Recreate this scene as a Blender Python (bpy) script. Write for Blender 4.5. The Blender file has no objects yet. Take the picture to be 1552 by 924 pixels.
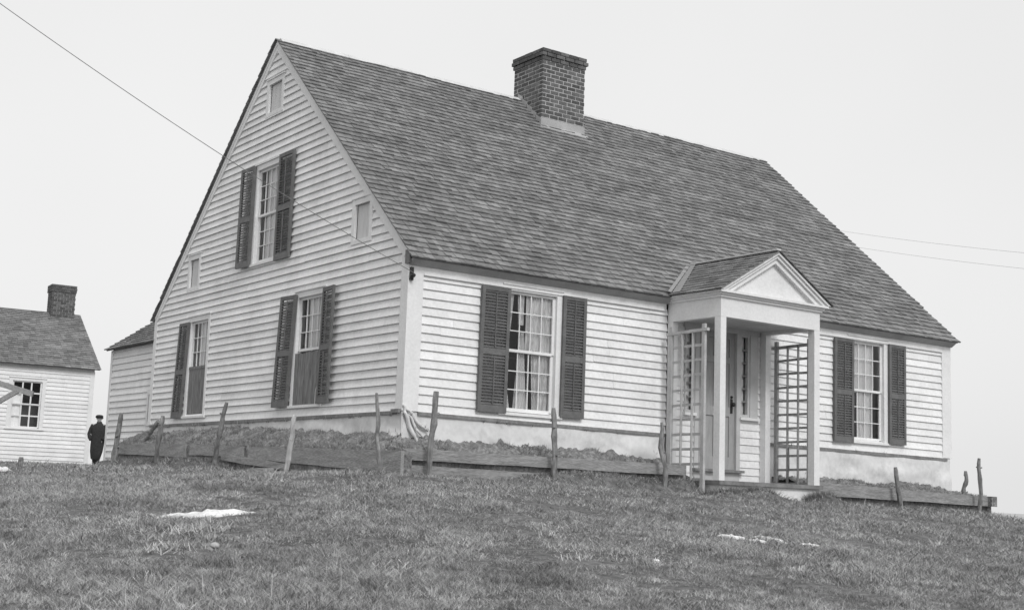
import bpy, math, random
import numpy as np
from mathutils import Vector, Matrix, noise
random.seed(7)
R = math.radians
scn = bpy.context.scene
COL = scn.collection

# ------------------------------------------------------------------ camera
CAM = Vector((-9.101684, -14.834727, -0.998058))
rv = Vector((0.828702, -0.558194, 0.040907)); uv_ = Vector((-0.111929, -0.093671, 0.989291)); fv = Vector((0.548384, 0.824406, 0.140103))
cd = bpy.data.cameras.new('camera'); cam = bpy.data.objects.new('camera', cd); COL.objects.link(cam)
m = Matrix.Identity(4)
for i in range(3):
    m[i][0] = rv[i]; m[i][1] = uv_[i]; m[i][2] = -fv[i]; m[i][3] = CAM[i]
cam.matrix_world = m
cd.sensor_width = 36; cd.lens = 1956.1/1552*36
cd.shift_x = 86.9/1552; cd.shift_y = 2.9/1552
cd.clip_start = .1; cd.clip_end = 100000
scn.camera = cam

# ------------------------------------------------------------------ sky and sun (bright even overcast)
w = bpy.data.worlds.new('World'); scn.world = w; w.use_nodes = True
nt = w.node_tree; nt.nodes.clear()
SUN_EL, SUN_AZ = R(42), R(190)          # azimuth measured clockwise from +Y
sky = nt.nodes.new('ShaderNodeTexSky'); sky.sky_type = 'NISHITA'; sky.sun_disc = False
sky.sun_elevation = SUN_EL; sky.sun_rotation = SUN_AZ; sky.dust_density = 5
bw = nt.nodes.new('ShaderNodeRGBToBW')
b1 = nt.nodes.new('ShaderNodeBackground'); b1.inputs['Strength'].default_value = 0.03
b2 = nt.nodes.new('ShaderNodeBackground'); b2.inputs['Color'].default_value = (1, 1, 1, 1); b2.inputs['Strength'].default_value = 0.70
tc = nt.nodes.new('ShaderNodeTexCoord'); nz = nt.nodes.new('ShaderNodeTexNoise'); nz.inputs['Scale'].default_value = 1.6; nz.inputs['Detail'].default_value = 4
rmp = nt.nodes.new('ShaderNodeMapRange'); rmp.inputs['To Min'].default_value = .69; rmp.inputs['To Max'].default_value = .86
ad = nt.nodes.new('ShaderNodeAddShader'); ow = nt.nodes.new('ShaderNodeOutputWorld')
L = nt.links.new
L(sky.outputs[0], bw.inputs[0]); L(bw.outputs[0], b1.inputs['Color'])
L(tc.outputs['Generated'], nz.inputs['Vector']); L(nz.outputs[0], rmp.inputs[0]); L(rmp.outputs[0], b2.inputs['Strength'])
L(b1.outputs[0], ad.inputs[0]); L(b2.outputs[0], ad.inputs[1]); L(ad.outputs[0], ow.inputs[0])
sd = bpy.data.lights.new('sun', 'SUN'); sd.energy = 1.5; sd.angle = R(14); sd.color = (1, 1, 1)
so = bpy.data.objects.new('sun', sd); COL.objects.link(so)
sdir = Vector((math.sin(SUN_AZ)*math.cos(SUN_EL), math.cos(SUN_AZ)*math.cos(SUN_EL), math.sin(SUN_EL)))
so.rotation_euler = sdir.to_track_quat('Z', 'Y').to_euler(); so.location = sdir*60
vs = scn.view_settings
vs.view_transform = 'Standard'; vs.look = 'None'; vs.gamma = 1; vs.use_curve_mapping = False; vs.exposure = 0.0

# ------------------------------------------------------------------ materials
def mat(name, lo, hi, scale=3.0, stretch=(1, 1, 1), island=0.0, rough=.85, bump=0.0, bscale=40, spec=.3, fine=0.0, fscale=60, grime=0.0):
    """neutral grey principled: noise between lo and hi, +- island per loose piece"""
    M = bpy.data.materials.new(name); M.use_nodes = True
    t = M.node_tree; n = t.nodes; lk = t.links.new
    p = n['Principled BSDF']; p.inputs['Roughness'].default_value = rough
    p.inputs['Specular IOR Level'].default_value = spec
    c = n.new('ShaderNodeTexCoord'); mp = n.new('ShaderNodeMapping'); mp.inputs['Scale'].default_value = stretch
    lk(c.outputs['Object'], mp.inputs['Vector'])
    a = n.new('ShaderNodeTexNoise'); a.inputs['Scale'].default_value = scale; a.inputs['Detail'].default_value = 6; a.inputs['Roughness'].default_value = .62
    lk(mp.outputs[0], a.inputs['Vector'])
    r1 = n.new('ShaderNodeMapRange'); r1.inputs['From Min'].default_value = .3; r1.inputs['From Max'].default_value = .7
    r1.inputs['To Min'].default_value = lo; r1.inputs['To Max'].default_value = hi
    lk(a.outputs[0], r1.inputs[0]); val = r1.outputs[0]
    def mul(v, x):
        k = n.new('ShaderNodeMath'); k.operation = 'MULTIPLY'; lk(v, k.inputs[0]); lk(x, k.inputs[1]); return k.outputs[0]
    if island:
        g = n.new('ShaderNodeNewGeometry'); r2 = n.new('ShaderNodeMapRange')
        r2.inputs['To Min'].default_value = 1-island; r2.inputs['To Max'].default_value = 1+island
        lk(g.outputs['Random Per Island'], r2.inputs[0]); val = mul(val, r2.outputs[0])
    if fine:
        f2 = n.new('ShaderNodeTexNoise'); f2.inputs['Scale'].default_value = fscale; f2.inputs['Detail'].default_value = 3
        lk(mp.outputs[0], f2.inputs['Vector']); r3 = n.new('ShaderNodeMapRange'); r3.inputs['From Min'].default_value = .3; r3.inputs['From Max'].default_value = .7
        r3.inputs['To Min'].default_value = 1-fine; r3.inputs['To Max'].default_value = 1+fine
        lk(f2.outputs[0], r3.inputs[0]); val = mul(val, r3.outputs[0])
    if grime:
        f3 = n.new('ShaderNodeTexNoise'); f3.inputs['Scale'].default_value = 1.3; f3.inputs['Detail'].default_value = 8; f3.inputs['Roughness'].default_value = .75
        lk(c.outputs['Object'], f3.inputs['Vector']); r4 = n.new('ShaderNodeMapRange'); r4.inputs['From Min'].default_value = .5; r4.inputs['From Max'].default_value = .75
        r4.inputs['To Min'].default_value = 1; r4.inputs['To Max'].default_value = 1-grime
        lk(f3.outputs[0], r4.inputs[0]); val = mul(val, r4.outputs[0])
    cb = n.new('ShaderNodeCombineColor')
    for i in range(3): lk(val, cb.inputs[i])
    lk(cb.outputs[0], p.inputs['Base Color'])
    if bump:
        bn = n.new('ShaderNodeTexNoise'); bn.inputs['Scale'].default_value = bscale; bn.inputs['Detail'].default_value = 5
        lk(mp.outputs[0], bn.inputs['Vector']); bp = n.new('ShaderNodeBump'); bp.inputs['Strength'].default_value = bump; bp.inputs['Distance'].default_value = .02
        lk(bn.outputs[0], bp.inputs['Height']); lk(bp.outputs[0], p.inputs['Normal'])
    return M

def glass_mat(name, refl=.12):
    M = bpy.data.materials.new(name); M.use_nodes = True
    t = M.node_tree; n = t.nodes; n.clear(); lk = t.links.new
    o = n.new('ShaderNodeOutputMaterial'); mx = n.new('ShaderNodeMixShader'); tr = n.new('ShaderNodeBsdfTransparent'); gl = n.new('ShaderNodeBsdfGlossy')
    tr.inputs[0].default_value = (.97, .97, .97, 1); gl.inputs['Roughness'].default_value = .03
    fr = n.new('ShaderNodeFresnel'); fr.inputs[0].default_value = 1.5
    c = n.new('ShaderNodeTexCoord'); nz = n.new('ShaderNodeTexNoise'); nz.inputs['Scale'].default_value = 5
    bp = n.new('ShaderNodeBump'); bp.inputs['Strength'].default_value = .25; bp.inputs['Distance'].default_value = .03
    lk(c.outputs['Object'], nz.inputs['Vector']); lk(nz.outputs[0], bp.inputs['Height']); lk(bp.outputs[0], gl.inputs['Normal'])
    lk(fr.outputs[0], mx.inputs[0]); lk(tr.outputs[0], mx.inputs[1]); lk(gl.outputs[0], mx.inputs[2]); lk(mx.outputs[0], o.inputs[0])
    return M

M_CLAP = mat('painted_clapboard', .70, .80, 1.5, (1, 1, 1), island=.06, bump=.15, bscale=50, fine=.06, fscale=22, grime=.16)
M_TRIM = mat('painted_trim', .68, .76, 2, fine=.05, fscale=25, bump=.1, grime=.12)
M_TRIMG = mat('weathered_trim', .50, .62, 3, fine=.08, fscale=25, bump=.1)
M_SHING = mat('wood_shingles', .14, .245, 1.1, (.7, 2.6, 2.6), island=.24, bump=.5, bscale=30, fine=.2, fscale=18, rough=.9)
M_DARKW = mat('shutter_paint', .10, .15, 8, island=.12, fine=.15, rough=.6)
M_BRICK = mat('brick', .065, .135, 6, island=.35, fine=.2, bump=.4, bscale=60)
M_MORTAR = mat('mortar', .34, .46, 9, fine=.2)
M_CAN = mat('canvas_skirt', .58, .70, 1.6, fine=.07, fscale=12, grime=.34)
M_LATH = mat('lath', .16, .24, 4, fine=.2, fscale=20)
M_PLANK = mat('weathered_plank', .20, .34, 2.5, (1, 1, 8), fine=.25, fscale=14, bump=.5, bscale=20)
M_PLANK2 = mat('weathered_plank_side', .22, .36, 2.5, (8, 1, 8), fine=.25, fscale=14, bump=.5, bscale=20)
M_EARTH = mat('earth', .11, .27, 5, fine=.4, fscale=25, bump=1, bscale=30)
M_STAKE = mat('stake_bark', .13, .30, 6, (1, 1, .35), fine=.35, fscale=22, bump=.8, bscale=40)
M_STAKEW = mat('bare_stake', .38, .6, 6, (1, 1, .35), fine=.25, fscale=22, bump=.6, bscale=40)
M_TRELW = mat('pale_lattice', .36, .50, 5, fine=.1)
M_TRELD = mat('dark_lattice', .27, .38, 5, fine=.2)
M_DOOR = mat('door_paint', .28, .36, 4, (6, 6, 1), fine=.1)
M_BOARD = mat('boarding', .11, .24, 2.5, (1, 7, .6), fine=.25, fscale=10)
M_PANEL = mat('panel_board', .52, .64, 3, (1, 5, .6), fine=.1)
M_CURT = mat('curtain', .82, .92, 4, fine=.06)
M_CURTD = mat('curtain_lace', .62, .95, 11, (1.6, 1.6, .5), fine=.22, fscale=14)
M_METAL = mat('flashing', .30, .42, 4, rough=.5, fine=.1)
M_IRON = mat('iron', .015, .03, 8, rough=.4)
M_DTRIM = mat('entrance_shade_trim', .42, .52, 3, fine=.06)  # door trim colour greyed to carry the shade of the porch ceiling
M_VAL = mat('valley_metal', .22, .30, 4, rough=.5, fine=.1)
M_SOFF = mat('eave_shade_grey', .30, .40, 3, fine=.12)  # under-eave shade put into the colour, darker than the other trim
M_SNOW = mat('snow', .60, .86, 7, bump=.8, bscale=40, fine=.12, fscale=60)
M_STONE = mat('stone', .35, .5, 12, bump=.5, bscale=30, fine=.2)
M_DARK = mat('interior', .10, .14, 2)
M_COAT = mat('dark_wool', .025, .045, 20, rough=.95)
M_SKIN = mat('skin', .32, .40, 12, rough=.6)
M_WATER = mat('sea', .38, .46, .0004, rough=.9)
M_GLASS = glass_mat('window_glass')

# ------------------------------------------------------------------ mesh helpers
class MB:
    def __init__(s): s.v = []; s.f = []
    def poly(s, pts):
        b = len(s.v); s.v += [tuple(p) for p in pts]; s.f.append(tuple(range(b, b+len(pts))))
    def hexa(s, P):   # 8 points: bottom loop then top loop
        b = len(s.v); s.v += [tuple(p) for p in P]
        for q in ((0, 3, 2, 1), (4, 5, 6, 7), (0, 1, 5, 4), (1, 2, 6, 5), (2, 3, 7, 6), (3, 0, 4, 7)): s.f.append(tuple(b+i for i in q))
    def box(s, F, u0, u1, v0, v1, w0, w1):
        s.hexa([F(u0, v0, w0), F(u1, v0, w0), F(u1, v0, w1), F(u0, v0, w1), F(u0, v1, w0), F(u1, v1, w0), F(u1, v1, w1), F(u0, v1, w1)])
    def prism(s, F, pts, w0, w1):   # polygon in (u,v), extruded in w
        n = len(pts); b = len(s.v)
        s.v += [tuple(F(a, c, w0)) for a, c in pts] + [tuple(F(a, c, w1)) for a, c in pts]
        s.f.append(tuple(range(b, b+n))); s.f.append(tuple(range(b+2*n-1, b+n-1, -1)))
        for i in range(n):
            j = (i+1) % n; s.f.append((b+i, b+n+i, b+n+j, b+j))
    def beam(s, A, B, wid, hgt, up=Vector((0, 0, 1))):
        A = Vector(A); B = Vector(B); d = (B-A).normalized(); x = d.cross(up).normalized(); y = x.cross(d)
        x = x*wid/2; y = y*hgt/2
        s.hexa([A-x-y, A+x-y, A+x+y, A-x+y, B-x-y, B+x-y, B+x+y, B-x+y])
    def tube(s, pts, rad, n=7, wob=0):
        pts = [Vector(p) for p in pts]; b = len(s.v); k = len(pts)
        for i, p in enumerate(pts):
            d = (pts[min(i+1, k-1)]-pts[max(i-1, 0)]).normalized()
            x = d.cross(Vector((.3, 1, .1)) if abs(d.y) < .9 else Vector((1, .2, .1))).normalized(); y = d.cross(x)
            r = rad[i] if isinstance(rad, (list, tuple)) else rad
            for j in range(n):
                a = 2*math.pi*j/n; rr = r*(1+wob*(random.random()-.5))
                s.v.append(tuple(p+x*math.cos(a)*rr+y*math.sin(a)*rr))
        for i in range(k-1):
            for j in range(n):
                s.f.append((b+i*n+j, b+i*n+(j+1) % n, b+(i+1)*n+(j+1) % n, b+(i+1)*n+j))
        s.f.append(tuple(b+j for j in range(n-1, -1, -1))); s.f.append(tuple(b+(k-1)*n+j for j in range(n)))
    def grid(s, fn, nu, nv):
        b = len(s.v)
        for i in range(nu+1):
            for j in range(nv+1): s.v.append(tuple(fn(i/nu, j/nv)))
        for i in range(nu):
            for j in range(nv): s.f.append((b+i*(nv+1)+j, b+(i+1)*(nv+1)+j, b+(i+1)*(nv+1)+j+1, b+i*(nv+1)+j+1))
    def build(s, name, material, parent=None, smooth=False, origin=None):
        me = bpy.data.meshes.new(name)
        o = bpy.data.objects.new(name, me); COL.objects.link(o)
        O = Vector((0, 0, 0))
        if parent is not None:
            r = parent
            while r.parent is not None: r = r.parent
            O = Vector(r.location); o.parent = parent
        elif origin is not None:
            O = Vector(origin); o.location = O
        me.from_pydata([(a-O.x, b-O.y, c-O.z) for a, b, c in s.v], [], s.f); me.update()
        me.materials.append(material)
        if smooth:
            me.polygons.foreach_set('use_smooth', [True]*len(me.polygons))
        return o

def frame(origin, u, n):
    origin = Vector(origin); u = Vector(u); n = Vector(n); z = Vector((0, 0, 1))
    return lambda a, b, c=0: origin+u*a+z*b+n*c
def tag(o, label=None, cat=None, group=None, kind=None):
    if label: o['label'] = label
    if cat: o['category'] = cat
    if group: o['group'] = group
    if kind: o['kind'] = kind
    return o
def empty(name, loc, label, cat, group=None):
    o = bpy.data.objects.new(name, None); COL.objects.link(o); o.location = loc; o.empty_display_size = .3
    return tag(o, label, cat, group)
def nse(x, y, z=0, s=1.0): return noise.noise(Vector((x*s, y*s, z*s)))

# ------------------------------------------------------------------ terrain
def sst(a, b, v):
    t = max(0, min(1, (v-a)/(b-a))); return t*t*(3-2*t)
MOUNDS = [(5.35, -1.45, .5, .20, .12), (4.75, -1.15, .3, .25, .05), (6.85, -1.42, .24, .20, .13), (7.35, -1.0, .25, .3, .08), (6.15, -1.3, .32, .22, -.09)]
def ground_z(x, y):
    dx = max(-.85-x, 0, x-12.3); dy = max(-.85-y, 0, y-34)
    d = math.hypot(dx, dy); de = math.sqrt(d*d+.36)-.6
    z = -.86-.013*min(max(x, -4), 14)-.104*min(de, 40)-.02*max(de-40, 0)
    if x > 11.7: z -= .12*(x-11.7)+.045*min((x-11.7), 22)**2
    z -= .10*sst(10.3, 12.0, x)*sst(-.75, -1.1, y)
    if y > 9: z += .009*(y-9) if y < 33 else .216-.1*(y-33)
    z = max(z, -24-.01*d)
    # earth and turf heaped against the planks and round the porch foot
    if -1.3 < y < 0 and .7 < x < 4.85:
        z += .21*sst(.7, 2.6, x)*sst(-1.02, -.72, y)+.16*sst(4.2, 4.6, x)*sst(-.8, -.1, y)
    if -1.3 < x < 0 and 3.2 < y < 9.8: z += .17*sst(3.2, 4.8, y)*sst(-1.10, -.74, x)*(1-.25*sst(5, 9, y))
    for (mx, my, sx, sy, h) in MOUNDS:
        q = ((x-mx)/sx)**2+((y-my)/sy)**2
        if q < 9: z += h*math.exp(-q)*(1+.4*nse(x*5, y*5, 2))
    return z+.03*nse(x, y, 3, .45)+.012*nse(x, y, 9, 1.7)+.010*nse(x, y, 5, 4.5)

def build_ground():
    mb = MB()
    xs = sorted(set([round(v, 3) for v in list(np.arange(-14, 16.01, .2))+list(np.arange(-1.2, -.55, .05))+list(np.arange(4.2, 7.6, .08))+list(np.arange(-60, -14, 2.5))+list(np.arange(17, 90, 2.5))]))
    ys = sorted(set([round(v, 3) for v in list(np.arange(-16, 14.01, .2))+list(np.arange(-1.9, -.3, .05))+list(np.arange(-50, -16, 2.5))+list(np.arange(15, 120, 2.5))]))
    nx, ny = len(xs), len(ys)
    mb.v = [(x, y, ground_z(x, y)) for x in xs for y in ys]
    mb.f = [(i*ny+j, (i+1)*ny+j, (i+1)*ny+j+1, i*ny+j+1) for i in range(nx-1) for j in range(ny-1)]
    M = mat('turf_soil', .07, .16, 2.2, fine=.5, fscale=14, bump=1, bscale=25)
    tag(mb.build('ground', M, smooth=True), kind='structure')
    s = MB(); a = 60000
    s.poly([(-a, -a, -24), (a, -a, -24), (a, a, -24), (-a, a, -24)])
    tag(s.build('sea', M_WATER), kind='structure')
build_ground()

# ------------------------------------------------------------------ main house
W, D, HR, YR = 11.88, 9.38, 6.47, 4.56
HE = 2.08
house = empty('wooden_house', (0, 0, -.9), 'large white clapboard house with steep shingled roof, central brick chimney and small columned porch', 'house')
FR = frame((0, 0, 0), (1, 0, 0), (0, -1, 0))           # front wall:  u = x
GA = frame((0, 0, 0), (0, -1, 0), (-1, 0, 0))          # gable wall: u = -y
RI = frame((W, 0, 0), (0, 1, 0), (1, 0, 0))            # far gable: u = y
BK = frame((W, D, 0), (-1, 0, 0), (0, 1, 0))           # rear wall

def clap(mb, F, v0, v1, left, right, openings, base=lambda u: 0.0, expo=.122, thick=.030, seg=3.4):
    """lapped boards; left/right are functions of v; openings are (u0,u1,v0,v1)"""
    k = 0; v = v0
    while v < v1-1e-4:
        top = min(v+expo, v1)
        cuts = sorted(set([v, top]+[c for o in openings for c in (o[2], o[3]) if v+.004 < c < top-.004]))
        joints = []
        u = left(v)-random.random()*seg
        while u < right(v): u += seg*(.7+.5*random.random()); joints.append(u)
        jit = [random.uniform(-.004, .004) for _ in range(len(joints)+2)]
        for a, b in zip(cuts[:-1], cuts[1:]):
            mid = (a+b)/2
            ivs = [(None, None)]
            blk = sorted([(o[0], o[1]) for o in openings if o[2] < mid < o[3]])
            cur = None; ivs = []
            for (p, q) in blk:
                ivs.append((cur, p)); cur = q
            ivs.append((cur, None))
            for (p, q) in ivs:
                js = [j for j in joints if (p is None or j > p+.25) and (q is None or j < q-.25) and left(v)+.25 < j < right(v)-.25]
                ends = [p]+js+[q]
                for i in range(len(ends)-1):
                    e0, e1 = ends[i], ends[i+1]
                    l0 = left(a) if e0 is None else e0; l1 = left(b) if e0 is None else e0
                    r0 = right(a) if e1 is None else e1-(.003 if e1 in js else 0); r1 = right(b) if e1 is None else e1-(.003 if e1 in js else 0)
                    if r0-l0 < .01: continue
                    if r1 < l1: r1 = l1 = (l1+r1)/2
                    def wv(z): return thick-(thick-.004)*(z-v)/expo
                    bj = jit[sum(1 for j in joints if j < (l0+r0)/2)] if a == v and a > v0+.01 else 0
                    def P(u, z, w, j=0):
                        sh = base(u)*max(0, 1-z/1.9); return F(u, z+sh+j, w)
                    if r0-l0 > 1.2 and e0 is not None or True:
                        n = max(1, int((r0-l0)/2.0))
                    for t in range(1):
                        mb.hexa([P(l0, a, -.015, bj), P(r0, a, -.015, bj), P(r0, a, wv(a), bj+.0012*random.uniform(-1, 1)), P(l0, a, wv(a), bj+.0012*random.uniform(-1, 1)),
                                 P(l1, b, -.015), P(r1, b, -.015), P(r1, b, wv(b)), P(l1, b, wv(b))])
        v = top

# openings in unsheared wall coordinates (u0,u1,v0,v1): a little inside the casings
op_front = [(1.62, 2.63, .13, 1.90), (9.07, 10.04, .13, 1.90), (4.76, 6.97, -.7, 1.93)]
fb = lambda u: .03-.085*u/W
mb = MB(); clap(mb, FR, 0, 1.92, lambda v: .20, lambda v: 4.76, op_front[:1], fb); mb.build('front_wall', M_CLAP, house)
mb = MB(); clap(mb, FR, 0, 1.92, lambda v: 6.97, lambda v: W-.18, op_front[1:2], fb); mb.build('front_wall', M_CLAP, house)
wins_g = dict(mid=(-4.99, -4.24, 2.70, 4.22), low=(-3.20, -2.46, .26, 1.84), back=(-7.50, -6.80, .20, 1.82))
small_g = [(-4.88, -4.22, 5.15, 5.80), (-1.64, -1.04, 2.50, 3.18), (-7.88, -7.30, 2.46, 3.13)]
op_g = [(a-.09, b+.09, c-.05, d+.07) for a, b, c, d in wins_g.values()]+[(a+.03, b-.03, c+.03, d-.03) for a, b, c, d in small_g]
def gl(v): return -D+.04 if v < HE else -(YR+(D-YR)*(HR-v)/(HR-HE))+.05
def gr(v): return -.13 if v < 2.2 else min(-.13, -YR*(1-(HR-v)/(HR-2.24))-.06)
mb = MB(); clap(mb, GA, 0, HR-.2, gl, gr, op_g, lambda u: .03*(1+u/D), thick=.034); mb.build('gable_wall', M_CLAP, house)
RI2 = lambda a, b, c=0: RI(a, b, c-.13*max(0, (b-HE))/(HR-HE))
mb = MB(); mb.prism(RI2, [(0, -.5), (D, -.5), (D, HE), (YR, HR-.06), (0, HE)], -.02, 0); mb.build('far_gable_wall', M_CLAP, house)
mb = MB(); mb.box(BK, 0, W, -.5, HE, -.02, 0); mb.build('rear_wall', M_CLAP, house)
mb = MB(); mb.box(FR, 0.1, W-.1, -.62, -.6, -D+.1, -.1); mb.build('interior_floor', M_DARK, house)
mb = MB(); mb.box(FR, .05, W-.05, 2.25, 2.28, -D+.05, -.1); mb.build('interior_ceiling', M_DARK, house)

# corner boards
def cboard(F1, F2, fx0, fx1, top, bot):
    mb = MB(); mb.box(F1, fx0, fx1, bot, top, -.01, .034); return mb
mb = MB(); mb.box(FR, -.034, .215, .03, 2.04, -.01, .034); mb.box(GA, -.15, -.012, .03, 2.18, -.01, .0338); mb.build('corner_board', M_TRIM, house)
mb = MB(); mb.box(FR, W-.23, W+.034, -.05, 2.03, -.01, .034); mb.box(RI, .012, .15, -.05, 2.05, -.01, .0338); mb.build('corner_board', M_TRIM, house)
mb = MB(); mb.box(GA, -D-.03, -D+.12, 0.0, 2.1, -.01, .034); mb.build('corner_board', M_TRIM, house)
# frieze, moulding, soffit, gutter box
mb = MB(); mb.box(FR, .215, 4.72, 1.90, 2.04, .0, .036); mb.box(FR, 7.01, W-.232, 1.90, 2.04, 0, .036)
mb.box(FR, .215, 4.72, 1.895, 1.925, .036, .05); mb.box(FR, 7.01, W-.232, 1.895, 1.925, .036, .05); mb.build('frieze_board', M_TRIM, house)
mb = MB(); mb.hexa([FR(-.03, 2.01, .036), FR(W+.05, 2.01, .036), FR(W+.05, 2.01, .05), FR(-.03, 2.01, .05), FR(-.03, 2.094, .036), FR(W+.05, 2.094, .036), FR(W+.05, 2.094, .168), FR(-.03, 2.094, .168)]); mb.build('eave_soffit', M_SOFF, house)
# rake boards on the gable
def rake(F, sgn, mbx):
    eu, ru = (0, -YR) if sgn > 0 else (-D, -YR)
    k = 1 if sgn > 0 else -1
    e = Vector((eu, 2.235 if sgn > 0 else HE+.02)); rr = Vector((ru, HR-.03)); d = (rr-e).normalized(); nrm = Vector((d.y, -d.x))*(1 if sgn < 0 else -1)
    if nrm.y > 0: nrm = -nrm
    q = nrm*.135
    cut = Vector((ru, (rr+q).y+abs((rr+q).x-ru)*abs(d.y/d.x)))
    low = e+q
    mbx.prism(F, [tuple(e), tuple(rr), (ru, rr.y-.135/abs(d.x)), tuple(low)], .0, .04)
    q2 = nrm*.055
    mbx.prism(F, [tuple(e), tuple(rr), (ru, rr.y-.055/abs(d.x)), tuple(e+q2)], .04, .047)
mb = MB(); rake(GA, 1, mb); mb.build('rake_board', M_TRIM, house)
mb = MB(); rake(GA, -1, mb); mb.build('rake_board', M_TRIM, house)

# shingled roofs
def shingles(F0, ux, up, nrm, length, slope_len, expo=.132, lo=.07, hi=.17, clipf=None, thick=.024, tap=None):
    """F0 = eave corner, ux along the eave, up = up the slope, nrm = out of the roof"""
    mb = MB(); F0 = Vector(F0); ux = Vector(ux); up = Vector(up); nrm = Vector(nrm)
    rows = int(slope_len/expo)+1; row = 0
    while row*expo < slope_len-.03:
        s0 = row*expo-.03; s1 = min(s0+expo*1.35, slope_len)
        u = -.02-random.random()*.1
        rs = random.uniform(-.006, .006)
        while u < length:
            wd = random.uniform(lo, hi); a = max(u, -.03); b = min(u+wd-.005, length+.03)
            if b-a > .012 and (clipf is None or not clipf((a+b)/2, s0)):
                j = random.uniform(-.007, .007)+rs; t = thick*random.uniform(.8, 1.35)
                if random.random() < .012: j -= .02
                P = lambda x, y, z: F0+ux*(tap(x, y/slope_len) if tap else x)+up*y+nrm*(z+(.010*(1+nse(x*.6, y*.5, 3)) if tap else 0)+0)
                s_a = s0+j
                mb.hexa([P(a, s_a, .004), P(b, s_a, .004), P(b, s_a, .004+t), P(a, s_a, .004+t),
                         P(a, s1, -.002), P(b, s1, -.002), P(b, s1, .003), P(a, s1, .003)])
            u += wd
        row += 1
    return mb
EO = .17                                  # eave overhang
fu = Vector((0, YR+EO, HR-2.10)); FS = fu.length; fu.normalize(); fn = Vector((0, -fu.z, fu.y))
roofdeck = MB()
bu = Vector((0, -(D+.1-YR), HR-2.05)); BS = bu.length; bu.normalize(); bn = Vector((0, bu.z, -bu.y)); bn = Vector((0, abs(bu.z), abs(bu.y)))
xa, xb, xc, xd = -.056, W+.07, -.052, W-.09
roofdeck.hexa([(xa, -EO, 2.10), (xb, -EO, 2.10), (xb, -EO, 2.085), (xa, -EO, 2.085), (xc, YR, HR), (xd, YR, HR), (xd, YR, HR-.03), (xc, YR, HR-.03)])
roofdeck.hexa([(xc, YR, HR), (xd, YR, HR), (xd, YR, HR-.03), (xc, YR, HR-.03), (xa, D+.1, 2.05), (xb, D+.1, 2.05), (xb, D+.1, 2.03), (xa, D+.1, 2.03)])
roof = roofdeck.build('roof', M_SHING, house)
def taper(x, t):      # the gable ends lean in a little towards the ridge
    L_ = W+.17; k = x/L_; return (.026+.004*t)*(1-k)+(L_-.01-.17*t)*k
mb = shingles((-.09, -EO, 2.10), (1, 0, 0), fu, fn, W+.17, FS, tap=taper)
mb.build('shingle_courses', M_SHING, roof)
mb = shingles((-.09, D+.1, 2.05), (1, 0, 0), bu, bn, W+.17, BS, expo=.15, tap=taper)
mb.build('shingle_courses', M_SHING, roof)
mb = MB()
for s_, d_ in ((fu, fn), (bu, bn)):
    n = 9
    for i in range(n):
        x0 = -.01+i*(W-.07)/n; x1 = x0+(W-.07)/n-.004
        p = lambda x, t, h: Vector((x, YR, HR+.004*math.sin(x*2)))+d_*(.018+h)-s_*t
        mb.hexa([p(x0, 0, 0), p(x1, 0, 0), p(x1, .12, 0), p(x0, .12, 0), p(x0, 0, .018), p(x1, 0, .018), p(x1, .12, .018), p(x0, .12, .018)])
mb.build('ridge_board', M_TRIMG, roof)

# chimney, brick by brick
def chimney(parent, F, wu, ww, z0, z1, name='chimney', bl=.205, bh=.062, corbel=3):
    """F(u,v,w): u along the front face, w goes back (negative n)"""
    core = MB(); core.box(F, .004, wu-.004, z0, z1-.05, -.004, -ww+.004); c = core.build(name, M_MORTAR, parent)
    mb = MB(); g = .017; nrow = int((z1-z0)/(bh+g)); top = z0+nrow*(bh+g)
    for r in range(nrow):
        e = .0
        k = nrow-1-r
        if k < corbel: e = .022*min(2, corbel-k)
        if k == 0: e = .03
        z = z0+r*(bh+g)
        for side in range(4):
            Ln = (wu if side % 2 == 0 else ww)+2*e
            n = max(2, round(Ln/(bl+g))); st = Ln/n; off = st/2 if (r+side) % 2 else 0
            x = -off
            while x < Ln-.01:
                a = max(x, 0); b = min(x+st-g, Ln)
                if side % 2 == 1: a = max(a, .1); b = min(b, Ln-.1)
                if b-a > .02:
                    a += random.uniform(0, .003); pr = random.uniform(-.003, .003)
                    if side == 0: mb.box(F, a-e, b-e, z, z+bh, -.1, e+pr)
                    elif side == 2: mb.box(F, a-e, b-e, z, z+bh, -ww-e, -ww+.1)
                    elif side == 1: mb.box(F, wu-.1, wu+e+pr, z, z+bh, -(a-e), -(b-e))
                    else: mb.box(F, -e-pr, .1, z, z+bh, -(a-e), -(b-e))
                x += st
    mb.build('brickwork', M_BRICK, c)
    return c, top
CF = frame((5.075, 3.82, 0), (1, 0, 0), (0, -1, 0))
ch, ct = chimney(house, CF, 1.02, .90, 5.5, 7.36)
mb = MB(); mb.box(CF, .2, .82, ct-.3, ct-.12, -.2, -.7); 
mb.build('flue', M_IRON, ch)
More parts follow.
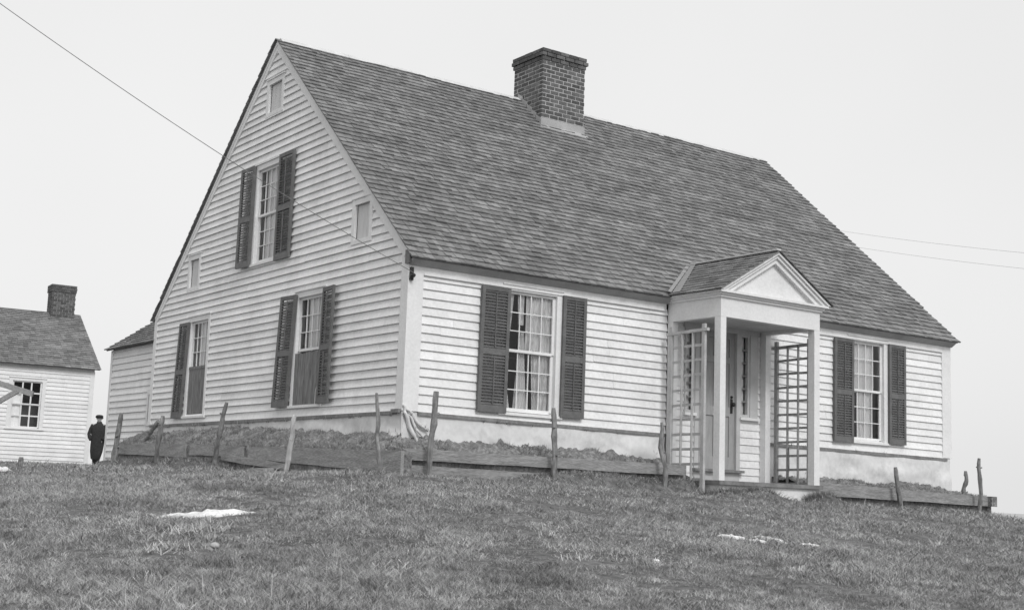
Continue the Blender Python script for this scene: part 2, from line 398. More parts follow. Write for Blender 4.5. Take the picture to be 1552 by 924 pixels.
# lead flashing round the chimney foot
def roofz(y): return 2.10+(HR-2.10)*(y+EO)/(YR+EO)
mb = MB()
zf = roofz(3.82)
mb.box(CF, -.015, 1.035, zf-.02, zf+.16, .0, .016)
mb.hexa([(4.98, 3.70, roofz(3.70)+.035), (6.18, 3.70, roofz(3.70)+.035), (6.18, 3.71, roofz(3.7)+.045), (4.98, 3.71, roofz(3.7)+.045),
         (5.06, 3.815, zf+.03), (6.10, 3.815, zf+.03), (6.10, 3.815, zf+.045), (5.06, 3.815, zf+.045)])
for i in range(5):
    y0 = 3.82+i*.15; y1 = y0+.16; zz = roofz(y0)
    if y1 > YR: y1 = YR
    mb.hexa([(5.057, y0, zz), (5.07, y0, zz), (5.07, y1, zz), (5.057, y1, zz), (5.057, y0, zz+.15), (5.07, y0, zz+.15), (5.07, y1, roofz(y1)+.1), (5.057, y1, roofz(y1)+.1)])
mb.build('flashing', M_METAL, ch)

# ------------------------------------------------------------------ windows
def make_shutter(F, u0, u1, v0, v1, w0, parent, lean=0, ajar=0, rails=(.48,), louv=.044, label=None):
    def G(u, v, w):
        t = (u-u0)/(u1-u0) if ajar >= 0 else (u1-u)/(u1-u0)
        return F(u+lean*(v-(v0+v1)/2), v, w+abs(ajar)*t)
    mb = MB(); st = .055; w1 = w0+.036; Hh = v1-v0
    mb.box(G, u0, u0+st, v0, v1, w0, w1); mb.box(G, u1-st, u1, v0, v1, w0, w1)
    rl = [(v0, v0+.10)]+[(v0+Hh*r-.045, v0+Hh*r+.045) for r in rails]+[(v1-.06, v1)]
    for a, b in rl: mb.box(G, u0+st, u1-st, a, b, w0+.002, w1-.002)
    um = (u0+u1)/2
    for (a, b), (c, d) in zip(rl[:-1], rl[1:]):
        z = b+.004
        while z < c-.02:
            zj = random.uniform(-.002, .002)
            mb.hexa([G(u0+st-.003, z+zj, w1-.005), G(u1-st+.003, z+zj, w1-.005), G(u1-st+.003, z+.009, w1-.002), G(u0+st-.003, z+.009, w1-.002),
                     G(u0+st-.003, z+.024, w0+.005), G(u1-st+.003, z+.024, w0+.005), G(u1-st+.003, z+.032, w0+.009), G(u0+st-.003, z+.032, w0+.009)])
            z += louv
        mb.box(G, um-.006, um+.006, b+.02, c-.02, w1-.001, w1+.010)
    s = mb.build('shutter', M_DARKW, parent)
    if label: s['label'] = label
    return s

def sash_set(F, u0, u1, v0, v1, cols, rows, parent, w=-.035, midgap=.045, glass=True, lower=True, mt=.017):
    """u0..v1 is the glass area; double hung"""
    mid = (v0+v1)/2; mb = MB(); sw = .045
    for (a, b, ww) in ((mid+midgap/2, v1, w), (v0, mid-midgap/2, w-.022)):
        if not lower and b < mid: continue
        mb.box(F, u0-sw, u0, a-.03, b+.03, ww-.02, ww+.015); mb.box(F, u1, u1+sw, a-.03, b+.03, ww-.02, ww+.015)
        mb.box(F, u0, u1, b, b+.04, ww-.02, ww+.014)
        mb.box(F, u0, u1, a-(.045 if a < mid else .04), a, ww-.02, ww+.014)
        for i in range(1, cols):
            x = u0+(u1-u0)*i/cols; mb.box(F, x-mt/2, x+mt/2, a, b, ww-.012, ww+.010)
        for j in range(1, rows):
            z = a+(b-a)*j/rows
            for i in range(cols):
                x0 = u0+(u1-u0)*i/cols+(mt/2 if i else 0); x1 = u0+(u1-u0)*(i+1)/cols-(mt/2 if i < cols-1 else 0)
                mb.box(F, x0, x1, z-mt/2, z+mt/2, ww-.012, ww+.009)
    mb.build('sash', M_TRIM, parent)
    g = MB()
    for (a, b, ww) in ((mid+midgap/2, v1, w), (v0, mid-midgap/2, w-.022)):
        for i in range(cols):
            for j in range(rows):
                x0 = u0+(u1-u0)*i/cols; x1 = u0+(u1-u0)*(i+1)/cols; z0 = a+(b-a)*j/rows; z1 = a+(b-a)*(j+1)/rows
                t = [random.uniform(-.0015, .0015) for _ in range(4)]
                g.poly([F(x0, z0, ww-.006+t[0]), F(x1, z0, ww-.006+t[1]), F(x1, z1, ww-.006+t[2]), F(x0, z1, ww-.006+t[0]+t[2]-t[1])])
    g.build('glass', M_GLASS, parent)

def casing(F, u0, u1, v0, v1, parent, side=.105, head=.11, name='window', label=None, sillw=.05):
    """outer casing round the sash opening u0..u1 v0..v1, with jambs"""
    mb = MB()
    mb.box(F, u0-side, u0, v0-.02, v1+head, -.01, .034); mb.box(F, u1, u1+side, v0-.02, v1+head, -.01, .034)
    mb.box(F, u0, u1, v1, v1+head, -.01, .033); mb.box(F, u0-side-.015, u1+side+.015, v1+head, v1+head+.022, -.01, .055)
    mb.box(F, u0-.02, u0, v0, v1, -.12, -.01); mb.box(F, u1, u1+.02, v0, v1, -.12, -.01); mb.box(F, u0, u1, v1, v1+.02, -.12, -.01)
    mb.box(F, u0-.02, u1+.02, v0-.03, v0, -.12, -.01)
    o = mb.build(name, M_TRIM, house if parent is None else parent)
    if label: o['label'] = label
    s = MB(); s.hexa([F(u0-side-.03, v0-.06, -.01), F(u1+side+.03, v0-.06, -.01), F(u1+side+.03, v0-.06, sillw+.01), F(u0-side-.03, v0-.06, sillw+.01),
                      F(u0-side-.03, v0-.01, -.01), F(u1+side+.03, v0-.01, -.01), F(u1+side+.03, v0-.022, sillw+.01), F(u0-side-.03, v0-.022, sillw+.01)])
    s.build('sill', M_TRIM, o)
    return o

def curtain(F, u0, u1, v0, v1, w, parent, folds=9, amp=.02, taper=None, material=None, name='curtain', label=None):
    mb = MB(); ph = random.random()*6
    def fn(i, j):
        v = v0+(v1-v0)*j
        a, b = u0, u1
        if taper: a, b = taper(j, u0, u1)
        uu = a+(b-a)*i
        return F(uu, v, w+amp*math.sin(i*folds*2*math.pi+ph+.6*math.sin(j*3))+amp*.5*math.sin(i*folds*4.7*math.pi+j*2))
    mb.grid(fn, folds*8, 8); o = mb.build(name, material or M_CURT, parent, smooth=True)
    return o

# front windows
def front_window(g0, g1, v0, v1, label, sl, sr, curt, lcap=(None, None)):
    o = casing(FR, g0-.045, g1+.045, v0-.05, v1+.04, None, label=label, side=.10, head=.075)
    sash_set(FR, g0, g1, v0, v1, 4, 3, o, w=-.03, mt=.014)
    make_shutter(FR, sl[0], sl[1], sl[2], sl[3], .045, o, lean=.01, label=lcap[0]); make_shutter(FR, sr[0], sr[1], sr[2], sr[3], .045, o, lean=.004, label=lcap[1])
    curt(o); return o
def curt1(o):
    curtain(FR, 1.66, 1.84, 1.30, 1.9, -.085, o, 3, .014, material=M_CURTD, taper=lambda j, a, b: (a, b-.05*(1-j)))
    curtain(FR, 1.90, 2.03, 1.40, 1.9, -.085, o, 2, .012, material=M_CURTD, taper=lambda j, a, b: (a+.03*(1-j), b))
    curtain(FR, 2.07, 2.56, 1.02, 1.9, -.085, o, 7, .014, material=M_CURTD)
    curtain(FR, 1.66, 1.86, .1, 1.5, -.12, o, 2, .02, taper=lambda j, a, b: (a, b-.10*math.sin(j*2.6)))
    curtain(FR, 1.90, 2.16, .1, 1.30, -.12, o, 4, .018, taper=lambda j, a, b: (a+.11*j, b-.10*j))
    curtain(FR, 2.20, 2.56, .1, 1.9, -.11, o, 6, .016, material=M_CURTD, taper=lambda j, a, b: (a-.1*j+.06, b))
def curt2(o):
    curtain(FR, 9.10, 9.84, .98, 1.92, -.09, o, 4, .010)
    curtain(FR, 9.42, 9.80, .12, 1.1, -.10, o, 3, .015)
    curtain(FR, 9.10, 9.36, .40, 1.1, -.10, o, 2, .012)
front_window(1.72, 2.51, .19, 1.83, 'window with lace and striped curtains to the left of the porch', (1.17, 1.67, .10, 1.88), (2.64, 3.08, .11, 1.90), curt1)
front_window(9.16, 9.94, .20, 1.84, 'window with pulled blind and dark right panes to the right of the porch', (8.62, 9.12, .09, 1.88), (10.08, 10.54, .12, 1.90), curt2)
# gable windows
def gwin(key, label, cur=True, lower=True):
    a, b, c, d = wins_g[key]
    o = casing(GA, a-.045, b+.045, c-.05, d+.04, None, side=.09, head=.09, label=label)
    sash_set(GA, a, b, c, d, 4, 3, o, w=-.03, mt=.014)
    curtain(GA, a+.14, b+.03, c-.03, d+.03, -.09, o, 4, .014)
    return o
def gshut(o, y0, y1, z0, z1, **k): make_shutter(GA, -y0, -y1, z0, z1, .045, o, **k)
o = gwin('mid', 'tall upstairs window with both shutters open, light curtains')
gshut(o, 5.52, 5.09, 2.60, 4.34, lean=.01, ajar=-.05); gshut(o, 4.14, 3.60, 2.58, 4.36, lean=.0)
o = gwin('low', 'ground floor window nearest the corner with boards over its lower half')
gshut(o, 3.75, 3.30, .17, 1.93, lean=.07, ajar=-.04); gshut(o, 2.36, 1.93, .19, 1.94, lean=.015, ajar=.05)
mb = MB()
x = -3.31
for i, ww in enumerate((.20, .22, .19, .21, .12)):
    mb.box(GA, x, x+ww-.004, .20, 1.0-.012*(i % 2), .0, .028+.003*(i % 2)); x += ww
mb.build('boarding', M_BOARD, o)
mb = MB(); mb.tube([GA(-2.50, .18, .03), GA(-2.49, .4, .03), GA(-2.43, .5, .03), GA(-2.38, .55, .03)], .009, 5); mb.build('hose', M_TRIMG, o)
o = gwin('back', 'ground floor window at the rear of the gable with a single shutter and dark lower screen')
gshut(o, 8.06, 7.62, .10, 1.86, lean=.075)
mb = MB(); x = -7.52
for ww in (.24, .26, .24):
    mb.box(GA, x, x+ww-.005, .17, .98, -.02, .012); x += ww
mb.box(GA, -7.54, -6.76, .98, 1.03, -.02, .02); mb.build('boarding', M_BOARD, o)
# small boarded attic lights
for (a, b, c, d), lb in zip(small_g, ('small boarded light near the peak', 'small boarded light by the right rake', 'small boarded light by the left rake')):
    mb = MB(); cw = .085
    mb.box(GA, a, a+cw, c, d, -.01, .034); mb.box(GA, b-cw, b, c, d, -.01, .034); mb.box(GA, a+cw, b-cw, d-cw, d, -.01, .033); mb.box(GA, a+cw, b-cw, c, c+cw*.8, -.01, .033)
    mb.box(GA, a-.02, b+.02, d, d+.02, -.01, .05)
    o = mb.build('small_window', M_TRIM, house); o['label'] = lb
    p = MB(); n = 3
    for i in range(n):
        x0 = a+cw+(b-a-2*cw)*i/n; x1 = a+cw+(b-a-2*cw)*(i+1)/n-.004
        p.box(GA, x0, x1, c+cw*.8, d-cw, -.035, -.02)
    p.build('panel', M_PANEL, o)

# ------------------------------------------------------------------ porch
PX0, PX1, PY = 4.77, 6.96, -1.16
PF = frame((0, PY, 0), (1, 0, 0), (0, -1, 0))
porch = MB()
# beams (front and two sides), frieze
porch.box(PF, PX0, PX1, 1.73, 2.02, -.13, 0)
WD = frame((0, 0, 0), (0, -1, 0), (-1, 0, 0))
SL = frame((PX0, 0, 0), (0, -1, 0), (-1, 0, 0)); SR = frame((PX1, 0, 0), (0, -1, 0), (1, 0, 0))
porch.box(SL, 0.02, -PY-.131, 1.73, 2.02, -.12, 0); porch.box(SR, 0.02, -PY-.131, 1.73, 2.02, -.12, 0)
pr = porch.build('porch', M_TRIM, house)
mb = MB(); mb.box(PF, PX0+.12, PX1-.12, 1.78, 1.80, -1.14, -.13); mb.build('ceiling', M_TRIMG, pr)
def post(u0, u1, y0, y1, z0=-.70, z1=1.728):
    mb = MB(); mb.hexa([(u0, y0, z0), (u1, y0, z0), (u1, y1, z0), (u0, y1, z0), (u0, y0, z1), (u1, y0, z1), (u1, y1, z1), (u0, y1, z1)])
    mb.build('post', M_TRIM, pr)
post(PX0, PX0+.115, PY, PY+.125); post(PX1-.125, PX1, PY, PY+.125)
post(PX0, PX0+.105, -.14, -.02, -.7); post(PX1-.115, PX1, -.14, -.02, -.7)
mb = MB(); mb.box(PF, PX0-.04, PX1+.03, -.76, -.70, -1.14, .05); mb.build('porch_floor', M_LATH, pr)
mb = MB(); mb.box(PF, PX0+.0, PX1, -1.2, -.761, -1.1, .0); mb.build('porch_base', M_TRIM, pr)
# cornice + pediment
AX = (PX0+PX1)/2+.03; AZ = 2.84; E0, E1 = PX0-.115, PX1+.15; EZ = 2.12
mb = MB()
for (a, b, e) in ((2.02, 2.055, .03), (2.056, 2.085, .055), (2.086, 2.12, .10)):
    mb.box(PF, PX0-e, PX1+e, a, b, .0, e)
    mb.box(SL, 0.03, -PY-.001, a, b, -.1, e); mb.box(SR, 0.03, -PY-.001, a, b, -.1, e)
mb.build('cornice', M_TRIM, pr)
mb = MB(); mb.prism(PF, [(PX0+.05, 2.121), (PX1-.05, 2.121), (AX, AZ-.1)], -.06, -.02); mb.build('pediment', M_TRIM, pr)
mb = MB()
for (sx, sgn) in ((E0, 1), (E1, -1)):
    A = Vector((sx, EZ)); B = Vector((AX, AZ)); d = (B-A).normalized(); dn = abs(d.x); 
    def band(t0, t1, w0, w1, A=A, B=B, dn=dn):
        mb.prism(PF, [(A.x, A.y-t0/dn), (B.x, B.y-t0/dn), (B.x, B.y-t1/dn), (A.x, A.y-t1/dn)] , w0, w1)
    def band2(t0, t1, w0, w1, A=A, B=B, d=d, dn=dn, sgn=sgn):
        def xz(t): # where line offset t meets z=2.122
            k = t/dn
            x = A.x+(2.122-(A.y-k))*(B.x-A.x)/(B.y-A.y); return x
        mb.prism(PF, [(xz(t0), 2.122), (B.x, B.y-t0/dn), (B.x, B.y-t1/dn), (xz(t1), 2.122)], w0, w1)
    band2(.0, .035, -.02, .11); band2(.036, .08, -.02, .08); band2(.081, .15, -.02, .045)
mb.build('raking_cornice', M_TRIM, pr)
# porch roof
def proof(side):
    A = Vector((E0 if side < 0 else E1, 0, EZ+.012)); B = Vector((AX, 0, AZ+.012))
    up = (B-A); Ls = up.length; up.normalize(); n = Vector((-up.z, 0, up.x)) if side < 0 else Vector((up.z, 0, -up.x))
    if n.z < 0: n = -n
    front = PY-.112
    def zmain(y): return 2.10+(HR-2.10)*(y+EO)/(YR+EO)
    def clip(u, s):
        y = front+u; z = (A+up*s).z; return y > -EO-.02 and zmain(y) > z+.06
    m_ = shingles((A.x, front, A.z), (0, 1, 0), up, n, 2.1, Ls, expo=.115, thick=.016, lo=.10, hi=.22, clipf=clip)
    yb = (AZ-2.10)/(HR-2.10)*(YR+EO)-EO
    deck = [(A.x, front, A.z-.004), (A.x, -EO, A.z-.004), (AX, yb, AZ+.008), (AX, front, AZ+.008)]
    m_.poly(deck); m_.poly([(a, b, c-.014) for a, b, c in deck[::-1]])
    # open valley, metal lined
    v = MB(); P0 = Vector((A.x, -EO-.06, A.z+.03)); P1 = Vector((AX, yb, AZ+.035)); o_ = Vector((.0, -.17, .0))
    v.hexa([P0, P0+Vector((0, -.17, 0)), P1+Vector((0, -.10, 0)), P1, P0+Vector((0, 0, .008)), P0+Vector((0, -.17, .008)), P1+Vector((0, -.10, .008)), P1+Vector((0, 0, .008))])
    mx = Vector((-.16*(-side), 0, 0)) if False else Vector((.16*side, 0, 0))
    v.hexa([P0+Vector((0, .02, .01)), P0+mx*.5+Vector((0, .01, .012)), P1+mx*.5+Vector((0, .02, .0)), P1+Vector((0, .02, 0)),
            P0+Vector((0, .02, .018)), P0+mx*.5+Vector((0, .01, .02)), P1+mx*.5+Vector((0, .02, .008)), P1+Vector((0, .02, .008))])
    return m_, v
m1, v1 = proof(-1); m2, v2 = proof(1)
base = len(m1.v); m1.v += m2.v; m1.f += [tuple(base+i for i in f) for f in m2.f]
m1.build('porch_roof', M_SHING, pr)
base = len(v1.v); v1.v += v2.v; v1.f += [tuple(base+i for i in f) for f in v2.f]
v1.build('valley_flashing', M_VAL, pr)
mb = MB(); mb.beam((AX, PY-.115, AZ+.035), (AX, .62, AZ+.035), .09, .022); mb.build('porch_ridge', M_TRIMG, pr)

# entrance wall inside the porch
for e0, e1, oo in ((PX0+.1, 5.37, (5.14, 5.5, .34, 1.75)), (6.36, PX1-.02, (6.2, 6.80, .34, 1.75))):
    mb = MB(); clap(mb, FR, -.70, 1.92, lambda v: e0, lambda v: e1, [oo], expo=.122, thick=.02)
    mb.build('entrance_wall', M_CLAP, house)
mb = MB(); mb.box(FR, 5.37, 6.36, 1.72, 1.92, -.015, .02); mb.build('door_head', M_DTRIM, house)
mb = MB()   # door frame and heads
mb.box(FR, 5.36, 5.445, -.51, 1.73, -.03, .04); mb.box(FR, 6.285, 6.37, -.51, 1.73, -.03, .04); mb.box(FR, 5.12, 6.82, 1.70, 1.80, -.03, .038)
mb.box(FR, 5.36, 6.37, -.70, -.53, -.03, .03)
door_fr = mb.build('door', M_DTRIM, house)
mb = MB(); mb.box(FR, 5.33, 6.42, -.545, -.505, -.02, .10); mb.build('threshold', M_LATH, door_fr)
mb = MB(); mb.box(FR, 5.446, 6.284, -.50, 1.70, -.06, -.03)
for (a, b, c, d) in ((5.446, 5.56, -.5, 1.7), (6.17, 6.284, -.5, 1.7), (5.82, 5.91, -.5, 1.7), (5.56, 5.82, -.5, -.3), (5.91, 6.17, -.5, -.3), (5.56, 5.82, .35, .5), (5.91, 6.17, .35, .5), (5.56, 5.82, 1.2, 1.3), (5.91, 6.17, 1.2, 1.3), (5.56, 5.82, 1.6, 1.7), (5.91, 6.17, 1.6, 1.7)):
    mb.box(FR, a, b, c, d, -.03, -.012)
mb.build('door_leaf', M_DOOR, door_fr)
mb = MB()
KP = lambda: None
cx, cz = 6.215, .545
prof = [(0, .012), (.02, .012), (.03, .02), (.042, .032), (.056, .036), (.07, .028), (.076, .01)]
mb.tube([FR(cx, cz, -.012+a) for a, r_ in prof], [r_ for a, r_ in prof], 12)
mb.box(FR, cx-.024, cx+.024, cz-.14, cz+.09, -.014, -.002)
mb.tube([FR(cx, cz+.12, -.01), FR(cx, cz+.12, .012)], [.024, .018], 10)
mb.build('door_knob', M_IRON, door_fr, smooth=False)
def sidelight(u0, u1, a, b):
    mb = MB()
    mb.box(FR, a, u0, .36, 1.70, -.03, .034); mb.box(FR, u1, b, .36, 1.70, -.03, .034)
    mb.box(FR, u0, u1, 1.66, 1.70, -.03, .03); mb.box(FR, u0, u1, .36, .40, -.03, .03)
    if b-u1 > .1: mb.box(FR, u1+.045, u1+.06, .36, 1.7, .034, .05)
    o = mb.build('sidelight', M_DTRIM, house)
    s = MB(); s.box(FR, a-.02, b+.02, .31, .355, -.01, .07); s.build('sill', M_TRIM, o)
    g = MB(); g.poly([FR(u0, .4, -.02), FR(u1, .4, -.02), FR(u1, 1.66, -.02), FR(u0, 1.66, -.02)]); g.build('glass', M_GLASS, o)
    n = 6
    for i in range(1, n):
        z = .40+1.26*i/n; bm_ = MB(); bm_.box(FR, u0, u1, z-.015, z+.015, -.03, .01); bm_.build('muntin', M_LATH, o)
    curtain(FR, u0-.02, u1+.02, .38, 1.69, -.07, o, 2, .008)
sidelight(6.40, 6.54, 6.375, 6.78); sidelight(5.17, 5.33, 5.14, 5.355)

# ------------------------------------------------------------------ canvas skirt under the siding
def skirt(F, u0, u1, base, bot, seed, w=.014, hump=None):
    mb = MB()
    n = int((u1-u0)/.06)
    def fn(i, j):
        u = u0+(u1-u0)*i; b = base(u); v = b+(bot-b)*j
        wr = .075*nse(u*1.3, v*4+seed, seed)+.012*nse(u*5, v*2, seed+3)+.010*abs(nse(u*2.2+v*3.5, v*1.2-u*.6, seed+7))*3
        return F(u, v, w+max(-.006, wr*(.25+j*1.3))+.02*j)
    mb.grid(fn, n, 14); o = mb.build('foundation_skirt', M_CAN, house, smooth=True); return o
skirt(FR, -.03, 4.75, fb, -.75, 1); skirt(FR, 6.98, W, fb, -.8, 5)
skirt(GA, -D, .03, lambda u: .03*(1+u/D), -.6, 11)
mb = MB(); mb.box(RI, 0, D, -.9, -.04, -.02, .01); mb.build('foundation_skirt', M_CAN, house)
mb = MB(); mb.box(BK, 0, W, -.9, -.4, -.02, .01); mb.build('foundation_skirt', M_CAN, house)
# folds of loose canvas at the corner
mb = MB()
for (A, B, r0) in (((-.02, -.05, .02), (.22, -.07, -.42), .030), ((.02, -.05, .05), (.38, -.06, -.25), .022), ((.05, -.05, -.02), (.30, -.07, -.34), .02), ((-.03, -.04, .1), (.05, -.07, -.08), .018)):
    A = Vector(A); B = Vector(B); n = 9
    mb.tube([A.lerp(B, t/n)+Vector((0, -.012*math.sin(t*1.3), .02*math.sin(t*.9))) for t in range(n+1)], [r0*(.5+.5*math.sin(math.pi*(t+.6)/(n+1.2))) for t in range(n+1)], 8, .5)
mb.build('canvas_folds', M_CAN, house, smooth=True)
# lath strip holding the canvas
def lath(F, u0, u1, base):
    mb = MB(); u = u0
    while u < u1-.01:
        e = min(u+random.uniform(2.2, 3.4), u1); z0, z1 = base(u), base(e-.004)
        mb.hexa([F(u, z0-.05, .014), F(e-.004, z1-.05, .014), F(e-.004, z1-.05, .04), F(u, z0-.05, .04), F(u, z0-.002, .014), F(e-.004, z1-.002, .014), F(e-.004, z1-.002, .04), F(u, z0-.002, .04)]); u = e
    mb.build('lath_strip', M_LATH, house)
lath(FR, .22, 4.74, fb); lath(FR, 7.0, W-.1, fb); lath(GA, -D+.1, -.2, lambda u: .03*(1+u/D))
mb = MB(); mb.box(GA, -.20, .0, .0, .05, .04, .075); mb.build('broken_trim', M_LATH, house)
# insulator bracket for the wire
mb = MB(); mb.box(FR, -.02, .03, 1.80, 1.98, .036, .07); mb.tube([FR(.0, 1.86, .07), FR(.0, 1.86, .10), FR(.0, 1.86, .14)], [.03, .035, .02], 8)
mb.build('insulator', M_IRON, house)
mb = MB(); mb.box(GA, -.03, .09, 2.03, 2.22, .036, .06); mb.build('eave_end_board', M_LATH, house)

# ------------------------------------------------------------------ rear ell
EX = .10; EY1 = 12.12
EL = frame((EX, 0, 0), (0, -1, 0), (-1, 0, 0))
mb = MB(); clap(mb, EL, -.75, 1.64, lambda v: -EY1+.1, lambda v: -D, [(-9.80, -9.42, .03, .70)], expo=.13)
mb.build('ell_wall', M_CLAP, house)
mb = MB(); mb.prism(frame((0, EY1, 0), (-1, 0, 0), (0, 1, 0)), [(-EX, -.9), (-5, -.9), (-5, 1.66), (-2.6, 3.30), (-EX, 1.66)], -.02, 0); mb.build('ell_end_wall', M_CLAP, house)
mb = MB(); mb.box(EL, -EY1-.02, -EY1+.1, -.75, 1.64, -.01, .03); mb.build('corner_board', M_TRIM, house)
mb = MB(); mb.box(EL, -9.82, -9.73, -.0, .72, -.01, .034); mb.box(EL, -9.73, -9.42, .62, .72, -.01, .034); mb.box(EL, -9.73, -9.42, 0, .06, -.01, .034); o = mb.build('small_window', M_TRIM, house); o['label'] = 'small low window in the rear ell against the gable corner'
mb = MB(); mb.poly([EL(-9.73, .06, .0), EL(-9.42, .06, .0), EL(-9.42, .62, .0), EL(-9.73, .62, .0)]); mb.build('panel', M_BOARD, o)
A = Vector((EX-.13, 0, 1.66)); B = Vector((2.6, 0, 3.46)); up = B-A; Ls = up.length; up.normalize(); n = Vector((-up.z, 0, up.x))
mb = shingles((A.x, D+.03, A.z), (0, 1, 0), up, n, EY1-D+.05, Ls)
mb.hexa([(A.x, D, A.z), (A.x, EY1+.08, A.z), (A.x+.02, EY1+.08, A.z-.03), (A.x+.02, D, A.z-.03), (B.x, D, B.z), (B.x, EY1+.08, B.z), (B.x, EY1+.08, B.z-.03), (B.x, D, B.z-.03)])
mb.hexa([(B.x, D, B.z), (B.x, EY1+.08, B.z), (B.x, EY1+.08, B.z-.03), (B.x, D, B.z-.03), (5.2, D, 1.6), (5.2, EY1+.08, 1.6), (5.2, EY1+.08, 1.57), (5.2, D, 1.57)])
mb.build('ell_roof', M_SHING, house)

# ------------------------------------------------------------------ small house at the left
SH0 = Vector((4.9, 27.9, 0)); sdv = Vector((-.9964, .085, 0)); snv = Vector((-.085, -.9964, 0))
small = empty('small_house', (SH0.x-3, SH0.y, -.9), 'small white clapboard building with shingled roof and one brick chimney, far left behind the man', 'outbuilding')
SF = lambda a, b, c=0: SH0+sdv*a+Vector((0, 0, 1))*b+snv*c
SL_, SD, SE, SR_ = 8.5, 7.2, 2.50, 4.72
mb = MB(); clap(mb, SF, -.85, 2.40, lambda v: .12, lambda v: SL_, [(1.62, 2.62, .42, 1.98)], expo=.135, thick=.03); mb.build('front_wall', M_CLAP, small)
mb = MB(); G2 = lambda a, b, c=0: SH0-snv*a+Vector((0, 0, 1))*b-sdv*c
mb.prism(G2, [(0, -1.2), (SD, -1.2), (SD, SE), (SD/2, SR_-.03), (0, SE)], -.02, .0); mb.build('gable_wall', M_CLAP, small)
mb = MB(); mb.box(SF, -.02, .13, -.85, 2.42, -.02, .035); mb.build('corner_board', M_TRIM, small)
mb = MB(); mb.box(SF, 0, SL_, 2.40, 2.52, -.02, .05); mb.box(SF, -.05, SL_, 2.50, 2.53, 0, .20); mb.build('frieze_board', M_TRIMG, small)
A = SF(-.14, 2.50, .20); B = SF(-.14, SR_, -SD/2); up = B-A; Ls = up.length; up.normalize(); n = sdv.cross(up); n = n if n.z > 0 else -n
mb = shingles(A, sdv, up, n, SL_+.2, Ls, expo=.15, lo=.12, hi=.24)
q_ = Vector((0, 0, .03)); A2 = A+sdv*(SL_+.2); B2 = B+sdv*(SL_+.2); C1 = SF(-.14, 2.5, -SD-.2); C2 = C1+sdv*(SL_+.2)
mb.hexa([A, A2, A2-q_, A-q_, B, B2, B2-q_, B-q_]); mb.hexa([B, B2, B2-q_, B-q_, C1, C2, C2-q_, C1-q_])
sr = mb.build('roof', M_SHING, small)
core = MB(); FF = lambda a, b, c=0: SF(.95-a, b, -SD/2+.36+c); core.box(FF, .012, .828, 4.2, 5.68, -.012, -.70+.012); chs = core.build('chimney', M_MORTAR, small)
mb = MB(); bh, g = .075, .014; nr = int((5.72-4.2)/(bh+g))
for r_ in range(nr):
    e = .03 if r_ >= nr-3 else 0; z = 4.2+r_*(bh+g)
    for side in range(4):
        Ln = (.84 if side % 2 == 0 else .70)+2*e; k = 4 if side % 2 == 0 else 3; st = Ln/k; x = -(st/2 if r_ % 2 else 0)
        while x < Ln-.01:
            a, b = max(x, 0), min(x+st-g, Ln)
            if side % 2: a = max(a, .1); b = min(b, Ln-.1)
            if b-a > .03:
                if side == 0: mb.box(FF, a-e, b-e, z, z+bh, -.1, e)
                elif side == 2: mb.box(FF, a-e, b-e, z, z+bh, -.70-e, -.60)
                elif side == 1: mb.box(FF, .74, .84+e, z, z+bh, -(a-e), -(b-e))
                else: mb.box(FF, -e, .1, z, z+bh, -(a-e), -(b-e))
            x += st
mb.build('brickwork', M_BRICK, chs)
o = casing(SF, 1.66, 2.60, .43, 1.95, small, side=.12, head=.10)
sash_set(SF, 1.71, 2.55, .48, 1.91, 3, 2, o, w=-.03, midgap=.06, mt=.045)
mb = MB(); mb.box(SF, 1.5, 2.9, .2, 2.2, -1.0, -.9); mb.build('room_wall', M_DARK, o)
curtain(SF, 2.24, 2.66, .40, 1.62, -.10, o, 2, .01)
tag(MB.build((lambda b: (b.tube([(5.40, 29.5, -.9), (5.42, 29.5, .6), (5.38, 29.5, 1.9)], [.045, .04, .04], 7), b)[1])(MB()), 'wooden_post', M_STAKE, origin=(5.40, 29.5, -.9)),
    'thin grey upright post behind the right end of the small white building', 'post')

# ------------------------------------------------------------------ trellises
def trellis(X, y0, y1, zb0, zb1, top, material, label, n_r, inner=(.36, .68)):
    root = empty('garden_trellis', (X, (y0+y1)/2, -.86), label, 'trellis', 'trellises at the porch sides')
    for (y, zb) in ((y0, zb0), (y1, zb1)):
        mb = MB(); mb.hexa([(X-.024, y-.032, zb), (X+.024, y-.032, zb), (X+.024, y+.032, zb), (X-.024, y+.032, zb), (X-.022, y-.03, top), (X+.022, y-.03, top), (X+.022, y+.03, top), (X-.022, y+.03, top)])
        mb.build('upright', material, root)
    mb = MB(); mb.beam((X-.005, y0+.09, top-.11), (X-.005, y1-.09, top-.09), .05, .045); mb.build('top_rail', material, root)
    for i in range(n_r):
        z = top-.32-.222*i; j = random.uniform(-.008, .008)
        mb = MB(); mb.beam((X+.012, y0, z+j), (X+.012, y1, z-j+.004), .016, .038); mb.build('rung', material, root)
    for t in inner:
        y = y0+(y1-y0)*t; zb = zb0+(zb1-zb0)*t+.03
        mb = MB(); mb.beam((X-.012, y+random.uniform(-.01, .01), zb), (X-.012, y, top-.1), .018, .036, up=Vector((1, 0, 0))); mb.build('slat', material, root)
    return root
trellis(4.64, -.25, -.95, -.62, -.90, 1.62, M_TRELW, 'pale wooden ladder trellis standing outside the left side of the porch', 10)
trellis(7.09, -.15, -.84, -.70, -.80, 1.64, M_TRELD, 'dark wooden ladder trellis seen through the right side of the porch', 10)

